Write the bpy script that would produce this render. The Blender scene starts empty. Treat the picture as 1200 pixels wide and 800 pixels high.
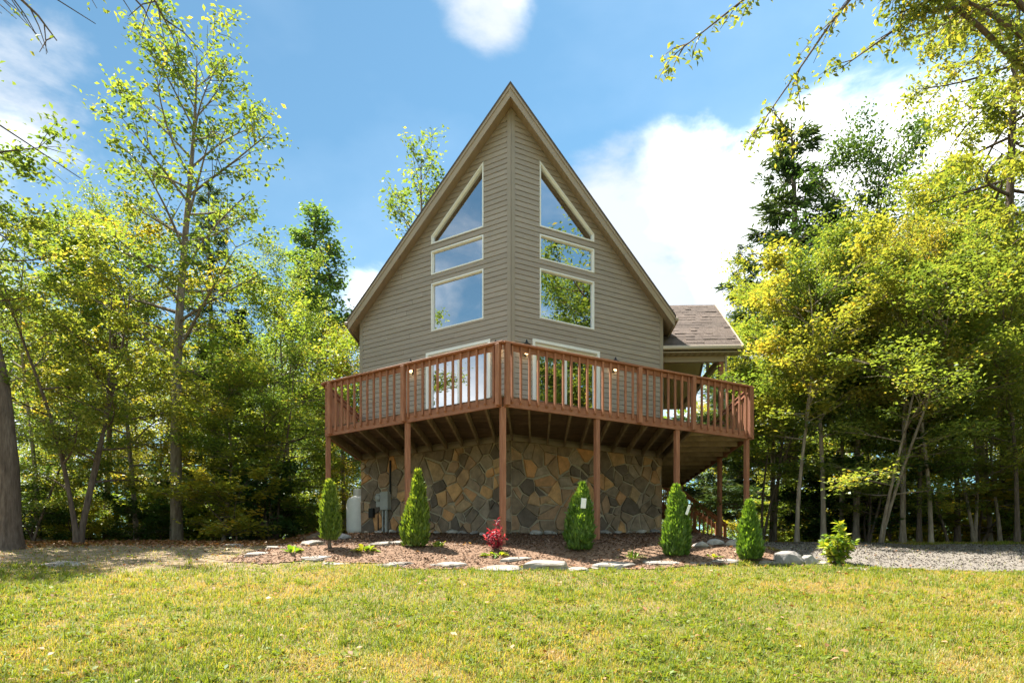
import bpy, bmesh, math, random
import numpy as np
from mathutils import Vector, Matrix

random.seed(7)
scene = bpy.context.scene
COL = scene.collection
EZ = 1.6                                   # eye height above the ground at the camera

# ------------------------------------------------------------------ camera, sky, sun, exposure
cam_data = bpy.data.cameras.new('camera')
cam_data.sensor_width = 36.0
cam_data.lens = 24.0
cam_data.shift_y = 0.2375
cam_data.clip_start = 0.05
cam_data.clip_end = 3000
cam = bpy.data.objects.new('camera', cam_data)
cam.location = (0, 0, EZ)
cam.rotation_euler = (math.pi / 2, 0, 0)
COL.objects.link(cam)
scene.camera = cam

SUN_EL, SUN_AZ = 60.0, -54.0               # degrees; azimuth from +Y (away from camera) towards +X
SUN_DIR = Vector((math.sin(math.radians(SUN_AZ)) * math.cos(math.radians(SUN_EL)),
                  math.cos(math.radians(SUN_AZ)) * math.cos(math.radians(SUN_EL)),
                  math.sin(math.radians(SUN_EL))))
SKY_STRENGTH, SUN_STRENGTH, EXPOSURE = 0.10, 3.0, 2.5

world = bpy.data.worlds.new('World')
scene.world = world
world.use_nodes = True


def build_world():
    nt = world.node_tree
    nt.nodes.clear()
    N, Lk = nt.nodes.new, nt.links.new
    out = N('ShaderNodeOutputWorld')
    bg = N('ShaderNodeBackground')
    bg.inputs['Strength'].default_value = SKY_STRENGTH
    sky = N('ShaderNodeTexSky')
    sky.sky_type = 'NISHITA'
    sky.sun_disc = False
    sky.sun_elevation = math.radians(SUN_EL)
    sky.sun_rotation = math.radians(-SUN_AZ)
    sky.air_density = 1.0
    sky.dust_density = 0.15
    sky.ozone_density = 2.0
    tc = N('ShaderNodeTexCoord')

    def math_node(op, a, b=None, clamp=False):
        m = N('ShaderNodeMath'); m.operation = op; m.use_clamp = clamp
        for i, x in enumerate((a, b)):
            if x is None: continue
            if isinstance(x, (int, float)): m.inputs[i].default_value = x
            else: Lk(x, m.inputs[i])
        return m.outputs[0]

    # soft billows: noise on the view direction, flattened vertically
    mp = N('ShaderNodeMapping'); mp.inputs['Scale'].default_value = (1, 1, 1.9)
    Lk(tc.outputs['Generated'], mp.inputs['Vector'])
    n1 = N('ShaderNodeTexNoise'); n1.inputs['Scale'].default_value = 5.0
    n1.inputs['Detail'].default_value = 9; n1.inputs['Roughness'].default_value = 0.58
    n1.inputs['Distortion'].default_value = 0.25
    Lk(mp.outputs[0], n1.inputs['Vector'])
    n2 = N('ShaderNodeTexNoise'); n2.inputs['Scale'].default_value = 1.7
    n2.inputs['Detail'].default_value = 3
    Lk(mp.outputs[0], n2.inputs['Vector'])
    dens = math_node('ADD', math_node('MULTIPLY', n1.outputs[0], 1.25), math_node('MULTIPLY', n2.outputs[0], 0.35))

    def blob(px, py, rx, rz, amp):
        d = Vector(((px - 600) / 800, 1, (685 - py) / 800)).normalized()
        sub = N('ShaderNodeVectorMath'); sub.operation = 'SUBTRACT'
        Lk(tc.outputs['Generated'], sub.inputs[0]); sub.inputs[1].default_value = d
        mul = N('ShaderNodeVectorMath'); mul.operation = 'MULTIPLY'
        Lk(sub.outputs[0], mul.inputs[0]); mul.inputs[1].default_value = (1 / rx, 1 / rx, 1 / rz)
        ln = N('ShaderNodeVectorMath'); ln.operation = 'LENGTH'
        Lk(mul.outputs[0], ln.inputs[0])
        mr = N('ShaderNodeMapRange'); mr.interpolation_type = 'SMOOTHSTEP'
        Lk(ln.outputs['Value'], mr.inputs[0])
        mr.inputs[1].default_value = 0.15; mr.inputs[2].default_value = 1.0
        mr.inputs[3].default_value = amp; mr.inputs[4].default_value = 0
        return mr.outputs[0]

    for b in CLOUD_BANKS:
        dens = math_node('ADD', dens, blob(*b))
    mr = N('ShaderNodeMapRange'); mr.interpolation_type = 'SMOOTHSTEP'
    Lk(dens, mr.inputs[0])
    mr.inputs[1].default_value = 0.70; mr.inputs[2].default_value = 1.08
    mr.inputs[3].default_value = 0.06; mr.inputs[4].default_value = 0.95
    # cloud colour: bright tops, greyer folds, from a second noise
    n3 = N('ShaderNodeTexNoise'); n3.inputs['Scale'].default_value = 3.1
    n3.inputs['Detail'].default_value = 6
    Lk(mp.outputs[0], n3.inputs['Vector'])
    ramp = N('ShaderNodeValToRGB')
    ramp.color_ramp.elements[0].position = 0.40; ramp.color_ramp.elements[0].color = (1.75, 1.86, 2.0, 1)
    ramp.color_ramp.elements[1].position = 0.72; ramp.color_ramp.elements[1].color = (6.4, 6.3, 6.1, 1)
    Lk(n3.outputs[0], ramp.inputs[0])
    gain = N('ShaderNodeMixRGB'); gain.blend_type = 'MULTIPLY'; gain.inputs[0].default_value = 1
    Lk(sky.outputs[0], gain.inputs[1]); gain.inputs[2].default_value = SKY_TINT
    mix = N('ShaderNodeMixRGB')
    Lk(mr.outputs[0], mix.inputs[0]); Lk(gain.outputs[0], mix.inputs[1]); Lk(ramp.outputs[0], mix.inputs[2])
    Lk(mix.outputs[0], bg.inputs['Color'])
    Lk(bg.outputs[0], out.inputs['Surface'])


SKY_TINT = (0.238, 0.368, 0.352, 1)
# (px, py) direction the bank lies in, half width, half height, weight
CLOUD_BANKS = [(800, 235, 0.30, 0.14, 0.10), (740, 320, 0.26, 0.12, 0.16), (960, 225, 0.24, 0.10, 0.06),
               (30, 85, 0.16, 0.11, 0.20), (110, 110, 0.14, 0.07, 0.10),
               (565, 18, 0.10, 0.07, 0.5), (430, 350, 0.25, 0.05, 0.2), (330, 150, 0.42, 0.26, -0.42),
               (560, 130, 0.26, 0.16, -0.36), (820, 45, 0.24, 0.10, -0.30), (700, 230, 0.18, 0.13, 0.16), (1010, 130, 0.16, 0.09, 0.16), (180, 330, 0.3, 0.12, -0.2), (1080, 40, 0.2, 0.1, -0.15)]
build_world()

sun_data = bpy.data.lights.new('sun', 'SUN')
sun_data.energy = SUN_STRENGTH
sun_data.angle = math.radians(0.53)
sun_data.color = (1.0, 0.95, 0.87)
sun = bpy.data.objects.new('sun', sun_data)
sun.rotation_euler = SUN_DIR.to_track_quat('Z', 'Y').to_euler()
sun.location = SUN_DIR * 60
COL.objects.link(sun)

scene.view_settings.view_transform = 'Standard'
scene.view_settings.look = 'None'
scene.view_settings.gamma = 1
scene.view_settings.exposure = EXPOSURE
scene.view_settings.use_curve_mapping = False
scene.render.engine = 'CYCLES'
scene.cycles.use_denoising = True
scene.cycles.max_bounces = 9
scene.cycles.diffuse_bounces = 7
scene.cycles.transmission_bounces = 6
scene.cycles.transparent_max_bounces = 8
scene.cycles.sample_clamp_indirect = 6

# ------------------------------------------------------------------ materials
MATS = {}


def set_ramp(ramp, stops):
    """Fill a colour ramp with (position, colour) stops in order."""
    els = ramp.elements
    while len(els) > 1: els.remove(els[-1])
    els[0].position = stops[0][0]; els[0].color = (*stops[0][1], 1)
    for p, c in stops[1:]:
        e = els.new(p); e.color = (*c, 1)



def new_mat(name):
    m = bpy.data.materials.new(name); m.use_nodes = True
    nt = m.node_tree; nt.nodes.clear()
    out = nt.nodes.new('ShaderNodeOutputMaterial')
    MATS[name] = m
    return m, nt, nt.nodes.new, nt.links.new, out


def mat_surface(name, cols, scale=6.0, rough=0.7, bump=0.0, bump_scale=40.0, stretch=(1, 1, 1), spec=0.3,
                per_object=0.0, detail=6, metallic=0.0, ramp_pos=None):
    """Principled surface: noise through a colour ramp, optional per-object value shift and bump."""
    m, nt, N, Lk, out = new_mat(name)
    bs = N('ShaderNodeBsdfPrincipled')
    bs.inputs['Roughness'].default_value = rough
    bs.inputs['Specular IOR Level'].default_value = spec
    bs.inputs['Metallic'].default_value = metallic
    tc = N('ShaderNodeTexCoord'); mp = N('ShaderNodeMapping'); mp.inputs['Scale'].default_value = stretch
    oi = N('ShaderNodeObjectInfo')
    Lk(tc.outputs['Object'], mp.inputs['Vector'])
    if per_object:
        cb = N('ShaderNodeCombineXYZ'); ml = N('ShaderNodeMath'); ml.operation = 'MULTIPLY'
        Lk(oi.outputs['Random'], ml.inputs[0]); ml.inputs[1].default_value = 37.0
        for k in range(3): Lk(ml.outputs[0], cb.inputs[k])
        Lk(cb.outputs[0], mp.inputs['Location'])
    ns = N('ShaderNodeTexNoise'); ns.inputs['Scale'].default_value = scale; ns.inputs['Detail'].default_value = detail
    ns.inputs['Roughness'].default_value = 0.62
    Lk(mp.outputs[0], ns.inputs['Vector'])
    rp = N('ShaderNodeValToRGB')
    n = len(cols)
    pos = ramp_pos or [0.28 + 0.44 * i / max(1, n - 1) for i in range(n)]
    set_ramp(rp.color_ramp, list(zip(pos, cols)))
    Lk(ns.outputs[0], rp.inputs[0])
    col = rp.outputs[0]
    if per_object:
        hsv = N('ShaderNodeHueSaturation')
        mr = N('ShaderNodeMapRange'); Lk(oi.outputs['Random'], mr.inputs[0])
        mr.inputs[3].default_value = 1 - per_object; mr.inputs[4].default_value = 1 + per_object
        Lk(mr.outputs[0], hsv.inputs['Value']); Lk(col, hsv.inputs['Color'])
        col = hsv.outputs[0]
    Lk(col, bs.inputs['Base Color'])
    if bump:
        nb = N('ShaderNodeTexNoise'); nb.inputs['Scale'].default_value = bump_scale; nb.inputs['Detail'].default_value = 5
        Lk(mp.outputs[0], nb.inputs['Vector'])
        bp = N('ShaderNodeBump'); bp.inputs['Strength'].default_value = bump; bp.inputs['Distance'].default_value = 0.02
        Lk(nb.outputs[0], bp.inputs['Height']); Lk(bp.outputs[0], bs.inputs['Normal'])
    Lk(bs.outputs[0], out.inputs['Surface'])
    return m


def mat_leaf(name, stops, trans=0.45, rough=0.5, gloss=0.045, attr='tint'):
    """Leaf: colour from the per-leaf 'tint' attribute, times the object's colour; diffuse + translucent + faint gloss."""
    m, nt, N, Lk, out = new_mat(name)
    at = N('ShaderNodeAttribute'); at.attribute_name = attr
    rp = N('ShaderNodeValToRGB')
    set_ramp(rp.color_ramp, stops)
    Lk(at.outputs['Fac'], rp.inputs[0])
    oi = N('ShaderNodeObjectInfo')
    mul = N('ShaderNodeMixRGB'); mul.blend_type = 'MULTIPLY'; mul.inputs[0].default_value = 1
    Lk(rp.outputs[0], mul.inputs[1]); Lk(oi.outputs['Color'], mul.inputs[2])
    df = N('ShaderNodeBsdfDiffuse'); Lk(mul.outputs[0], df.inputs['Color'])
    tr = N('ShaderNodeBsdfTranslucent')
    warm = N('ShaderNodeMixRGB'); warm.blend_type = 'MULTIPLY'; warm.inputs[0].default_value = 1
    Lk(mul.outputs[0], warm.inputs[1]); warm.inputs[2].default_value = (1.88, 1.68, 0.64, 1)
    Lk(warm.outputs[0], tr.inputs['Color'])
    mx = N('ShaderNodeMixShader'); mx.inputs[0].default_value = trans
    Lk(df.outputs[0], mx.inputs[1]); Lk(tr.outputs[0], mx.inputs[2])
    gl = N('ShaderNodeBsdfGlossy'); gl.inputs['Roughness'].default_value = rough
    gl.inputs['Color'].default_value = (0.8, 0.85, 0.8, 1)
    mg = N('ShaderNodeMixShader'); mg.inputs[0].default_value = gloss
    Lk(mx.outputs[0], mg.inputs[1]); Lk(gl.outputs[0], mg.inputs[2])
    Lk(mg.outputs[0], out.inputs['Surface'])
    return m


def mat_glass(name):
    m, nt, N, Lk, out = new_mat(name)
    fr = N('ShaderNodeFresnel'); fr.inputs['IOR'].default_value = 1.9
    ad = N('ShaderNodeMath'); ad.operation = 'ADD'; ad.inputs[1].default_value = 0.46; ad.use_clamp = True
    Lk(fr.outputs[0], ad.inputs[0])
    tr = N('ShaderNodeBsdfTransparent'); tr.inputs[0].default_value = (0.46, 0.50, 0.50, 1)
    gl = N('ShaderNodeBsdfGlossy'); gl.inputs['Roughness'].default_value = 0.008
    gl.inputs['Color'].default_value = (0.95, 0.97, 1, 1)
    # a very slight waviness of the float glass
    nz = N('ShaderNodeTexNoise'); nz.inputs['Scale'].default_value = 1.3; nz.inputs['Detail'].default_value = 1
    tc = N('ShaderNodeTexCoord'); Lk(tc.outputs['Object'], nz.inputs['Vector'])
    bp = N('ShaderNodeBump'); bp.inputs['Strength'].default_value = 0.04; bp.inputs['Distance'].default_value = 0.05
    Lk(nz.outputs[0], bp.inputs['Height']); Lk(bp.outputs[0], gl.inputs['Normal'])
    mx = N('ShaderNodeMixShader')
    Lk(ad.outputs[0], mx.inputs[0]); Lk(tr.outputs[0], mx.inputs[1]); Lk(gl.outputs[0], mx.inputs[2])
    Lk(mx.outputs[0], out.inputs['Surface'])
    return m


def mat_emit(name, col, strength):
    m, nt, N, Lk, out = new_mat(name)
    e = N('ShaderNodeEmission'); e.inputs[0].default_value = (*col, 1); e.inputs[1].default_value = strength
    Lk(e.outputs[0], out.inputs['Surface'])
    return m


def mat_random_ramp(name, cols, rough=0.85, noise_scale=9.0, noise_amt=0.35, bump=0.6, bump_scale=25.0, gain=1.0):
    """Each object takes its own colour from the ramp (stones, chips), mottled by noise."""
    m, nt, N, Lk, out = new_mat(name)
    bs = N('ShaderNodeBsdfPrincipled'); bs.inputs['Roughness'].default_value = rough
    bs.inputs['Specular IOR Level'].default_value = 0.25
    oi = N('ShaderNodeObjectInfo')
    rp = N('ShaderNodeValToRGB')
    rp.color_ramp.interpolation = 'CONSTANT'
    set_ramp(rp.color_ramp, [(i / len(cols), c) for i, c in enumerate(cols)])
    Lk(oi.outputs['Random'], rp.inputs[0])
    tc = N('ShaderNodeTexCoord')
    ns = N('ShaderNodeTexNoise'); ns.inputs['Scale'].default_value = noise_scale; ns.inputs['Detail'].default_value = 7
    ns.inputs['Roughness'].default_value = 0.65
    Lk(tc.outputs['Object'], ns.inputs['Vector'])
    mr = N('ShaderNodeMapRange'); Lk(ns.outputs[0], mr.inputs[0])
    mr.inputs[1].default_value = 0.25; mr.inputs[2].default_value = 0.75
    mr.inputs[3].default_value = (1 - noise_amt) * gain; mr.inputs[4].default_value = (1 + noise_amt) * gain
    hs = N('ShaderNodeHueSaturation'); hs.inputs['Saturation'].default_value = 1.0; Lk(mr.outputs[0], hs.inputs['Value']); Lk(rp.outputs[0], hs.inputs['Color'])
    Lk(hs.outputs[0], bs.inputs['Base Color'])
    nb = N('ShaderNodeTexNoise'); nb.inputs['Scale'].default_value = bump_scale; nb.inputs['Detail'].default_value = 6
    Lk(tc.outputs['Object'], nb.inputs['Vector'])
    bp = N('ShaderNodeBump'); bp.inputs['Strength'].default_value = bump; bp.inputs['Distance'].default_value = 0.02
    Lk(nb.outputs[0], bp.inputs['Height']); Lk(bp.outputs[0], bs.inputs['Normal'])
    Lk(bs.outputs[0], out.inputs['Surface'])
    return m


def mat_ground():
    """Soil, thatch and moss under the lawn; leaf litter beyond the crest, by place."""
    m, nt, N, Lk, out = new_mat('ground')
    bs = N('ShaderNodeBsdfPrincipled'); bs.inputs['Roughness'].default_value = 0.95
    bs.inputs['Specular IOR Level'].default_value = 0.1
    geo = N('ShaderNodeNewGeometry')
    n1 = N('ShaderNodeTexNoise'); n1.inputs['Scale'].default_value = 0.9; n1.inputs['Detail'].default_value = 8
    n2 = N('ShaderNodeTexNoise'); n2.inputs['Scale'].default_value = 7; n2.inputs['Detail'].default_value = 8
    n3 = N('ShaderNodeTexNoise'); n3.inputs['Scale'].default_value = 45; n3.inputs['Detail'].default_value = 4
    for n in (n1, n2, n3): Lk(geo.outputs['Position'], n.inputs['Vector'])
    r1 = N('ShaderNodeValToRGB')
    set_ramp(r1.color_ramp, [(0.34, (0.12, 0.135, 0.035)), (0.5, (0.17, 0.15, 0.05)), (0.66, (0.24, 0.17, 0.095))])
    ad = N('ShaderNodeMath'); ad.operation = 'ADD'
    s1 = N('ShaderNodeMath'); s1.operation = 'MULTIPLY'; s1.inputs[1].default_value = 0.55
    s2 = N('ShaderNodeMath'); s2.operation = 'MULTIPLY'; s2.inputs[1].default_value = 0.45
    Lk(n1.outputs[0], s1.inputs[0]); Lk(n2.outputs[0], s2.inputs[0])
    Lk(s1.outputs[0], ad.inputs[0]); Lk(s2.outputs[0], ad.inputs[1]); Lk(ad.outputs[0], r1.inputs[0])
    litter = N('ShaderNodeValToRGB')
    litter.color_ramp.elements[0].position = 0.35; litter.color_ramp.elements[0].color = (0.07, 0.05, 0.03, 1)
    litter.color_ramp.elements[1].position = 0.65; litter.color_ramp.elements[1].color = (0.20, 0.135, 0.08, 1)
    Lk(n2.outputs[0], litter.inputs[0])
    sx = N('ShaderNodeSeparateXYZ'); Lk(geo.outputs['Position'], sx.inputs[0])
    jit = N('ShaderNodeMath'); jit.operation = 'MULTIPLY_ADD'; jit.inputs[1].default_value = 3.0
    Lk(n1.outputs[0], jit.inputs[0]); Lk(sx.outputs['Y'], jit.inputs[2])
    mr = N('ShaderNodeMapRange'); Lk(jit.outputs[0], mr.inputs[0])
    mr.inputs[1].default_value = 15.6; mr.inputs[2].default_value = 18.0
    mix = N('ShaderNodeMixRGB'); Lk(mr.outputs[0], mix.inputs[0]); Lk(r1.outputs[0], mix.inputs[1]); Lk(litter.outputs[0], mix.inputs[2])
    # bare trodden earth on the left, near the trees
    sxm = N('ShaderNodeMapRange'); Lk(sx.outputs['X'], sxm.inputs[0])
    sxm.inputs[1].default_value = -2.6; sxm.inputs[2].default_value = -5.2
    sym = N('ShaderNodeMapRange'); Lk(jit.outputs[0], sym.inputs[0])
    sym.inputs[1].default_value = 11.2; sym.inputs[2].default_value = 12.6
    mm = N('ShaderNodeMath'); mm.operation = 'MULTIPLY'; Lk(sxm.outputs[0], mm.inputs[0]); Lk(sym.outputs[0], mm.inputs[1])
    mk = N('ShaderNodeMath'); mk.operation = 'MULTIPLY'; mk.inputs[1].default_value = 0.8; Lk(mm.outputs[0], mk.inputs[0])
    earth = N('ShaderNodeValToRGB')
    earth.color_ramp.elements[0].position = 0.3; earth.color_ramp.elements[0].color = (0.15, 0.095, 0.058, 1)
    earth.color_ramp.elements[1].position = 0.7; earth.color_ramp.elements[1].color = (0.38, 0.29, 0.20, 1)
    Lk(n2.outputs[0], earth.inputs[0])
    mix2 = N('ShaderNodeMixRGB'); Lk(mk.outputs[0], mix2.inputs[0]); Lk(mix.outputs[0], mix2.inputs[1]); Lk(earth.outputs[0], mix2.inputs[2])
    Lk(mix2.outputs[0], bs.inputs['Base Color'])
    bp = N('ShaderNodeBump'); bp.inputs['Strength'].default_value = 0.7; bp.inputs['Distance'].default_value = 0.03
    Lk(n3.outputs[0], bp.inputs['Height']); Lk(bp.outputs[0], bs.inputs['Normal'])
    Lk(bs.outputs[0], out.inputs['Surface'])
    return m


mat_ground()
mat_surface('mulch', [(0.10, 0.055, 0.032), (0.21, 0.125, 0.075), (0.33, 0.22, 0.145)], scale=30, rough=0.95, bump=0.9, bump_scale=60)
mat_surface('gravel', [(0.135, 0.115, 0.093), (0.195, 0.17, 0.142), (0.25, 0.225, 0.19)], scale=26, rough=0.95, bump=0.8, bump_scale=70)
mat_surface('siding', [(0.298, 0.25, 0.207), (0.324, 0.272, 0.226), (0.35, 0.296, 0.247)], scale=3.0, rough=0.55, bump=0.10,
            bump_scale=60, stretch=(1, 1, 6), per_object=0.065, spec=0.35)
mat_surface('corner_trim', [(0.28, 0.235, 0.188), (0.31, 0.262, 0.21)], scale=2.0, rough=0.5, spec=0.35)
mat_surface('fascia_tan', [(0.31, 0.24, 0.17), (0.345, 0.27, 0.19)], scale=1.6, rough=0.5, spec=0.4)
mat_surface('soffit_tan', [(0.30, 0.225, 0.15), (0.33, 0.25, 0.17)], scale=2, rough=0.6)
mat_surface('cream_trim', [(0.42, 0.355, 0.27), (0.48, 0.41, 0.315)], scale=2, rough=0.5)
mat_surface('porch_tan', [(0.50, 0.40, 0.285), (0.56, 0.45, 0.33)], scale=2, rough=0.6)
mat_surface('white_vinyl', [(0.74, 0.73, 0.70), (0.80, 0.79, 0.76)], scale=3, rough=0.4, spec=0.45)
mat_surface('stained_wood', [(0.225, 0.088, 0.045), (0.31, 0.128, 0.068), (0.395, 0.18, 0.105)], scale=4.5, rough=0.62, bump=0.25,
            bump_scale=30, stretch=(6, 6, 0.7), per_object=0.14)
mat_surface('rail_wood', [(0.23, 0.09, 0.046), (0.31, 0.128, 0.07), (0.385, 0.175, 0.103)], scale=4.5, rough=0.62, bump=0.25,
            bump_scale=30, stretch=(1.2, 1.2, 5), per_object=0.10)
mat_surface('raw_joist', [(0.16, 0.115, 0.07), (0.24, 0.18, 0.115), (0.32, 0.25, 0.165)], scale=4, rough=0.85, bump=0.3, per_object=0.18)
mat_surface('deck_board', [(0.11, 0.072, 0.046), (0.15, 0.10, 0.065), (0.20, 0.14, 0.09)], scale=5, rough=0.85, per_object=0.2)
mat_surface('mortar', [(0.33, 0.275, 0.20), (0.44, 0.375, 0.28)], scale=14, rough=0.95, bump=0.8, bump_scale=90)
mat_random_ramp('veneer_stone', [(0.27, 0.17, 0.10), (0.13, 0.095, 0.068), (0.33, 0.205, 0.115), (0.42, 0.215, 0.095), (0.20, 0.145, 0.10),
                                 (0.105, 0.08, 0.062), (0.34, 0.225, 0.13), (0.22, 0.165, 0.12), (0.37, 0.20, 0.10), (0.16, 0.12, 0.088),
                                 (0.44, 0.25, 0.115), (0.29, 0.18, 0.11), (0.23, 0.165, 0.112), (0.12, 0.092, 0.072), (0.25, 0.19, 0.14), (0.18, 0.13, 0.09)],
                noise_scale=5, noise_amt=0.45, gain=1.15)
mat_random_ramp('field_stone', [(0.30, 0.28, 0.25), (0.36, 0.33, 0.29), (0.25, 0.23, 0.21), (0.42, 0.39, 0.34), (0.33, 0.29, 0.24)],
                noise_scale=6, noise_amt=0.4, bump=0.9, bump_scale=14)
mat_surface('flagstone', [(0.15, 0.125, 0.10), (0.29, 0.255, 0.215), (0.43, 0.39, 0.335)], scale=4, rough=0.9, bump=0.9, bump_scale=16, per_object=0.15)
mat_surface('shingle', [(0.075, 0.055, 0.043), (0.118, 0.088, 0.07), (0.175, 0.135, 0.11)], scale=7, rough=0.9, bump=0.7, bump_scale=80,
            stretch=(1, 1, 3), per_object=0.22)
mat_surface('roof_shingle', [(0.075, 0.06, 0.052), (0.13, 0.10, 0.085)], scale=9, rough=0.9, bump=0.7, bump_scale=80)
mat_surface('black_metal', [(0.012, 0.012, 0.012), (0.02, 0.02, 0.02)], rough=0.5)
mat_surface('grey_metal', [(0.28, 0.28, 0.27), (0.36, 0.36, 0.34)], rough=0.5, scale=8)
mat_surface('tank_white', [(0.62, 0.60, 0.56), (0.74, 0.72, 0.68)], rough=0.4, scale=5)
mat_surface('interior_wall', [(0.20, 0.18, 0.155), (0.23, 0.21, 0.18)], rough=0.9)
mat_surface('interior_floor', [(0.09, 0.06, 0.04), (0.13, 0.09, 0.06)], rough=0.6)
mat_surface('curtain', [(0.34, 0.33, 0.31), (0.44, 0.42, 0.40)], rough=0.95, stretch=(9, 9, 0.3))
mat_surface('paper_tag', [(0.78, 0.78, 0.78), (0.82, 0.82, 0.82)], rough=0.6)
mat_glass('glass')
mat_emit('lamp_warm', (1.0, 0.62, 0.28), 1.6)
mat_emit('lamp_white', (1.0, 0.9, 0.75), 3.0)
mat_surface('bark_grey', [(0.085, 0.065, 0.048), (0.19, 0.15, 0.112), (0.31, 0.26, 0.20)], scale=5, rough=0.95, bump=1.0, bump_scale=13, stretch=(3, 3, 0.7))
mat_surface('bark_brown', [(0.055, 0.038, 0.028), (0.11, 0.08, 0.06), (0.17, 0.13, 0.1)], scale=5, rough=0.95, bump=1.0, bump_scale=11, stretch=(3, 3, 0.6))
mat_surface('bark_pale', [(0.14, 0.11, 0.08), (0.23, 0.185, 0.14), (0.32, 0.265, 0.205)], scale=4, rough=0.9, bump=0.7, bump_scale=10, stretch=(3, 3, 0.6))
LEAF_STOPS = [(0.0, (0.060, 0.108, 0.028)), (0.35, (0.112, 0.178, 0.042)), (0.7, (0.18, 0.245, 0.056)), (0.95, (0.26, 0.285, 0.065)), (1.0, (0.35, 0.29, 0.07))]
mat_leaf('leaf', LEAF_STOPS, trans=0.5)
mat_leaf('leaf_yellow', [(0.0, (0.098, 0.150, 0.034)), (0.4, (0.178, 0.222, 0.048)), (0.8, (0.275, 0.28, 0.06)), (0.96, (0.36, 0.31, 0.065)), (1.0, (0.44, 0.34, 0.07))], trans=0.5)
mat_leaf('leaf_dark', [(0.0, (0.026, 0.06, 0.018)), (0.5, (0.05, 0.10, 0.027)), (1.0, (0.10, 0.15, 0.04))], trans=0.36)
mat_leaf('needle', [(0.0, (0.024, 0.052, 0.026)), (0.5, (0.045, 0.085, 0.038)), (1.0, (0.09, 0.125, 0.045))], trans=0.25)
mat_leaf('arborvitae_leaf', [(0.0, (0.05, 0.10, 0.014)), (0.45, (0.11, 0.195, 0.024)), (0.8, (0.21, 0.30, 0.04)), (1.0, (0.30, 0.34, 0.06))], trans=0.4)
mat_leaf('red_leaf', [(0.0, (0.11, 0.006, 0.022)), (0.6, (0.27, 0.014, 0.058)), (1.0, (0.45, 0.06, 0.13))], trans=0.4)
mat_leaf('hosta_leaf', [(0.0, (0.07, 0.17, 0.02)), (0.6, (0.22, 0.30, 0.03)), (1.0, (0.5, 0.45, 0.06))], trans=0.35)
mat_leaf('grass_blade', [(0.0, (0.37, 0.25, 0.135)), (0.2, (0.335, 0.255, 0.09)), (0.45, (0.225, 0.245, 0.038)), (0.75, (0.15, 0.205, 0.025)), (1.0, (0.075, 0.12, 0.017))],
         trans=0.4, gloss=0.018)
mat_leaf('dead_leaf', [(0.0, (0.13, 0.06, 0.03)), (0.5, (0.28, 0.13, 0.06)), (1.0, (0.45, 0.30, 0.17))], trans=0.15, gloss=0.03)
mat_leaf('chip', [(0.0, (0.08, 0.042, 0.026)), (0.4, (0.165, 0.095, 0.058)), (0.8, (0.26, 0.17, 0.115)), (1.0, (0.38, 0.285, 0.205))], trans=0.0, gloss=0.02)
mat_leaf('pebble', [(0.0, (0.15, 0.13, 0.11)), (0.5, (0.21, 0.187, 0.16)), (1.0, (0.30, 0.27, 0.24))], trans=0.0, gloss=0.02)

# ------------------------------------------------------------------ mesh helpers


def link(o, parent=None):
    COL.objects.link(o)
    if parent is not None: o.parent = parent
    return o


def mesh_obj(name, mesh, mat=None, parent=None, label=None, cat=None, group=None, kind=None):
    o = bpy.data.objects.new(name, mesh)
    if mat and not mesh.materials: mesh.materials.append(MATS[mat])
    link(o, parent)
    tag(o, label, cat, group, kind)
    return o


def tag(o, label=None, cat=None, group=None, kind=None):
    if label: o['label'] = label
    if cat: o['category'] = cat
    if group: o['group'] = group
    if kind: o['kind'] = kind
    return o


def thing(name, loc, label, cat, group=None, rz=0.0):
    o = bpy.data.objects.new(name, None)
    o.empty_display_size = 0.2
    o.location = loc; o.rotation_euler = (0, 0, rz)
    COL.objects.link(o)
    return tag(o, label, cat, group)


def pydata(name, verts, faces, smooth=False):
    me = bpy.data.meshes.new(name)
    me.from_pydata([tuple(v) for v in verts], [], [tuple(f) for f in faces])
    me.update()
    if smooth:
        me.polygons.foreach_set('use_smooth', [True] * len(me.polygons))
    return me


def fast_mesh(name, V, quads=None, tris=None, tint=None, smooth=False):
    """Big mesh from numpy arrays; tint: one value per face (quads first, then tris)."""
    me = bpy.data.meshes.new(name)
    V = np.asarray(V, np.float32)
    me.vertices.add(len(V)); me.vertices.foreach_set('co', V.ravel())
    idx, start, tot, off = [], [], [], 0
    for f, k in ((quads, 4), (tris, 3)):
        if f is None or len(f) == 0: continue
        f = np.asarray(f, np.int32)
        idx.append(f.ravel()); start.append(off + np.arange(len(f), dtype=np.int32) * k)
        tot.append(np.full(len(f), k, np.int32)); off += f.size
    idx = np.concatenate(idx); start = np.concatenate(start); tot = np.concatenate(tot)
    me.loops.add(len(idx)); me.loops.foreach_set('vertex_index', idx)
    me.polygons.add(len(start)); me.polygons.foreach_set('loop_start', start); me.polygons.foreach_set('loop_total', tot)
    if smooth: me.polygons.foreach_set('use_smooth', np.ones(len(start), bool))
    me.update(calc_edges=True)
    if tint is not None:
        at = me.attributes.new('tint', 'FLOAT', 'FACE')
        at.data.foreach_set('value', np.asarray(tint, np.float32))
    return me


def box_verts(x0, x1, y0, y1, z0, z1):
    return [(x0, y0, z0), (x1, y0, z0), (x1, y1, z0), (x0, y1, z0), (x0, y0, z1), (x1, y0, z1), (x1, y1, z1), (x0, y1, z1)]


BOXF = [(0, 3, 2, 1), (4, 5, 6, 7), (0, 1, 5, 4), (1, 2, 6, 5), (2, 3, 7, 6), (3, 0, 4, 7)]


def box_mesh(name, *b, bevel=0.0):
    me = pydata(name, box_verts(*b), BOXF)
    if bevel: bevel_mesh(me, bevel)
    return me


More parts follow.
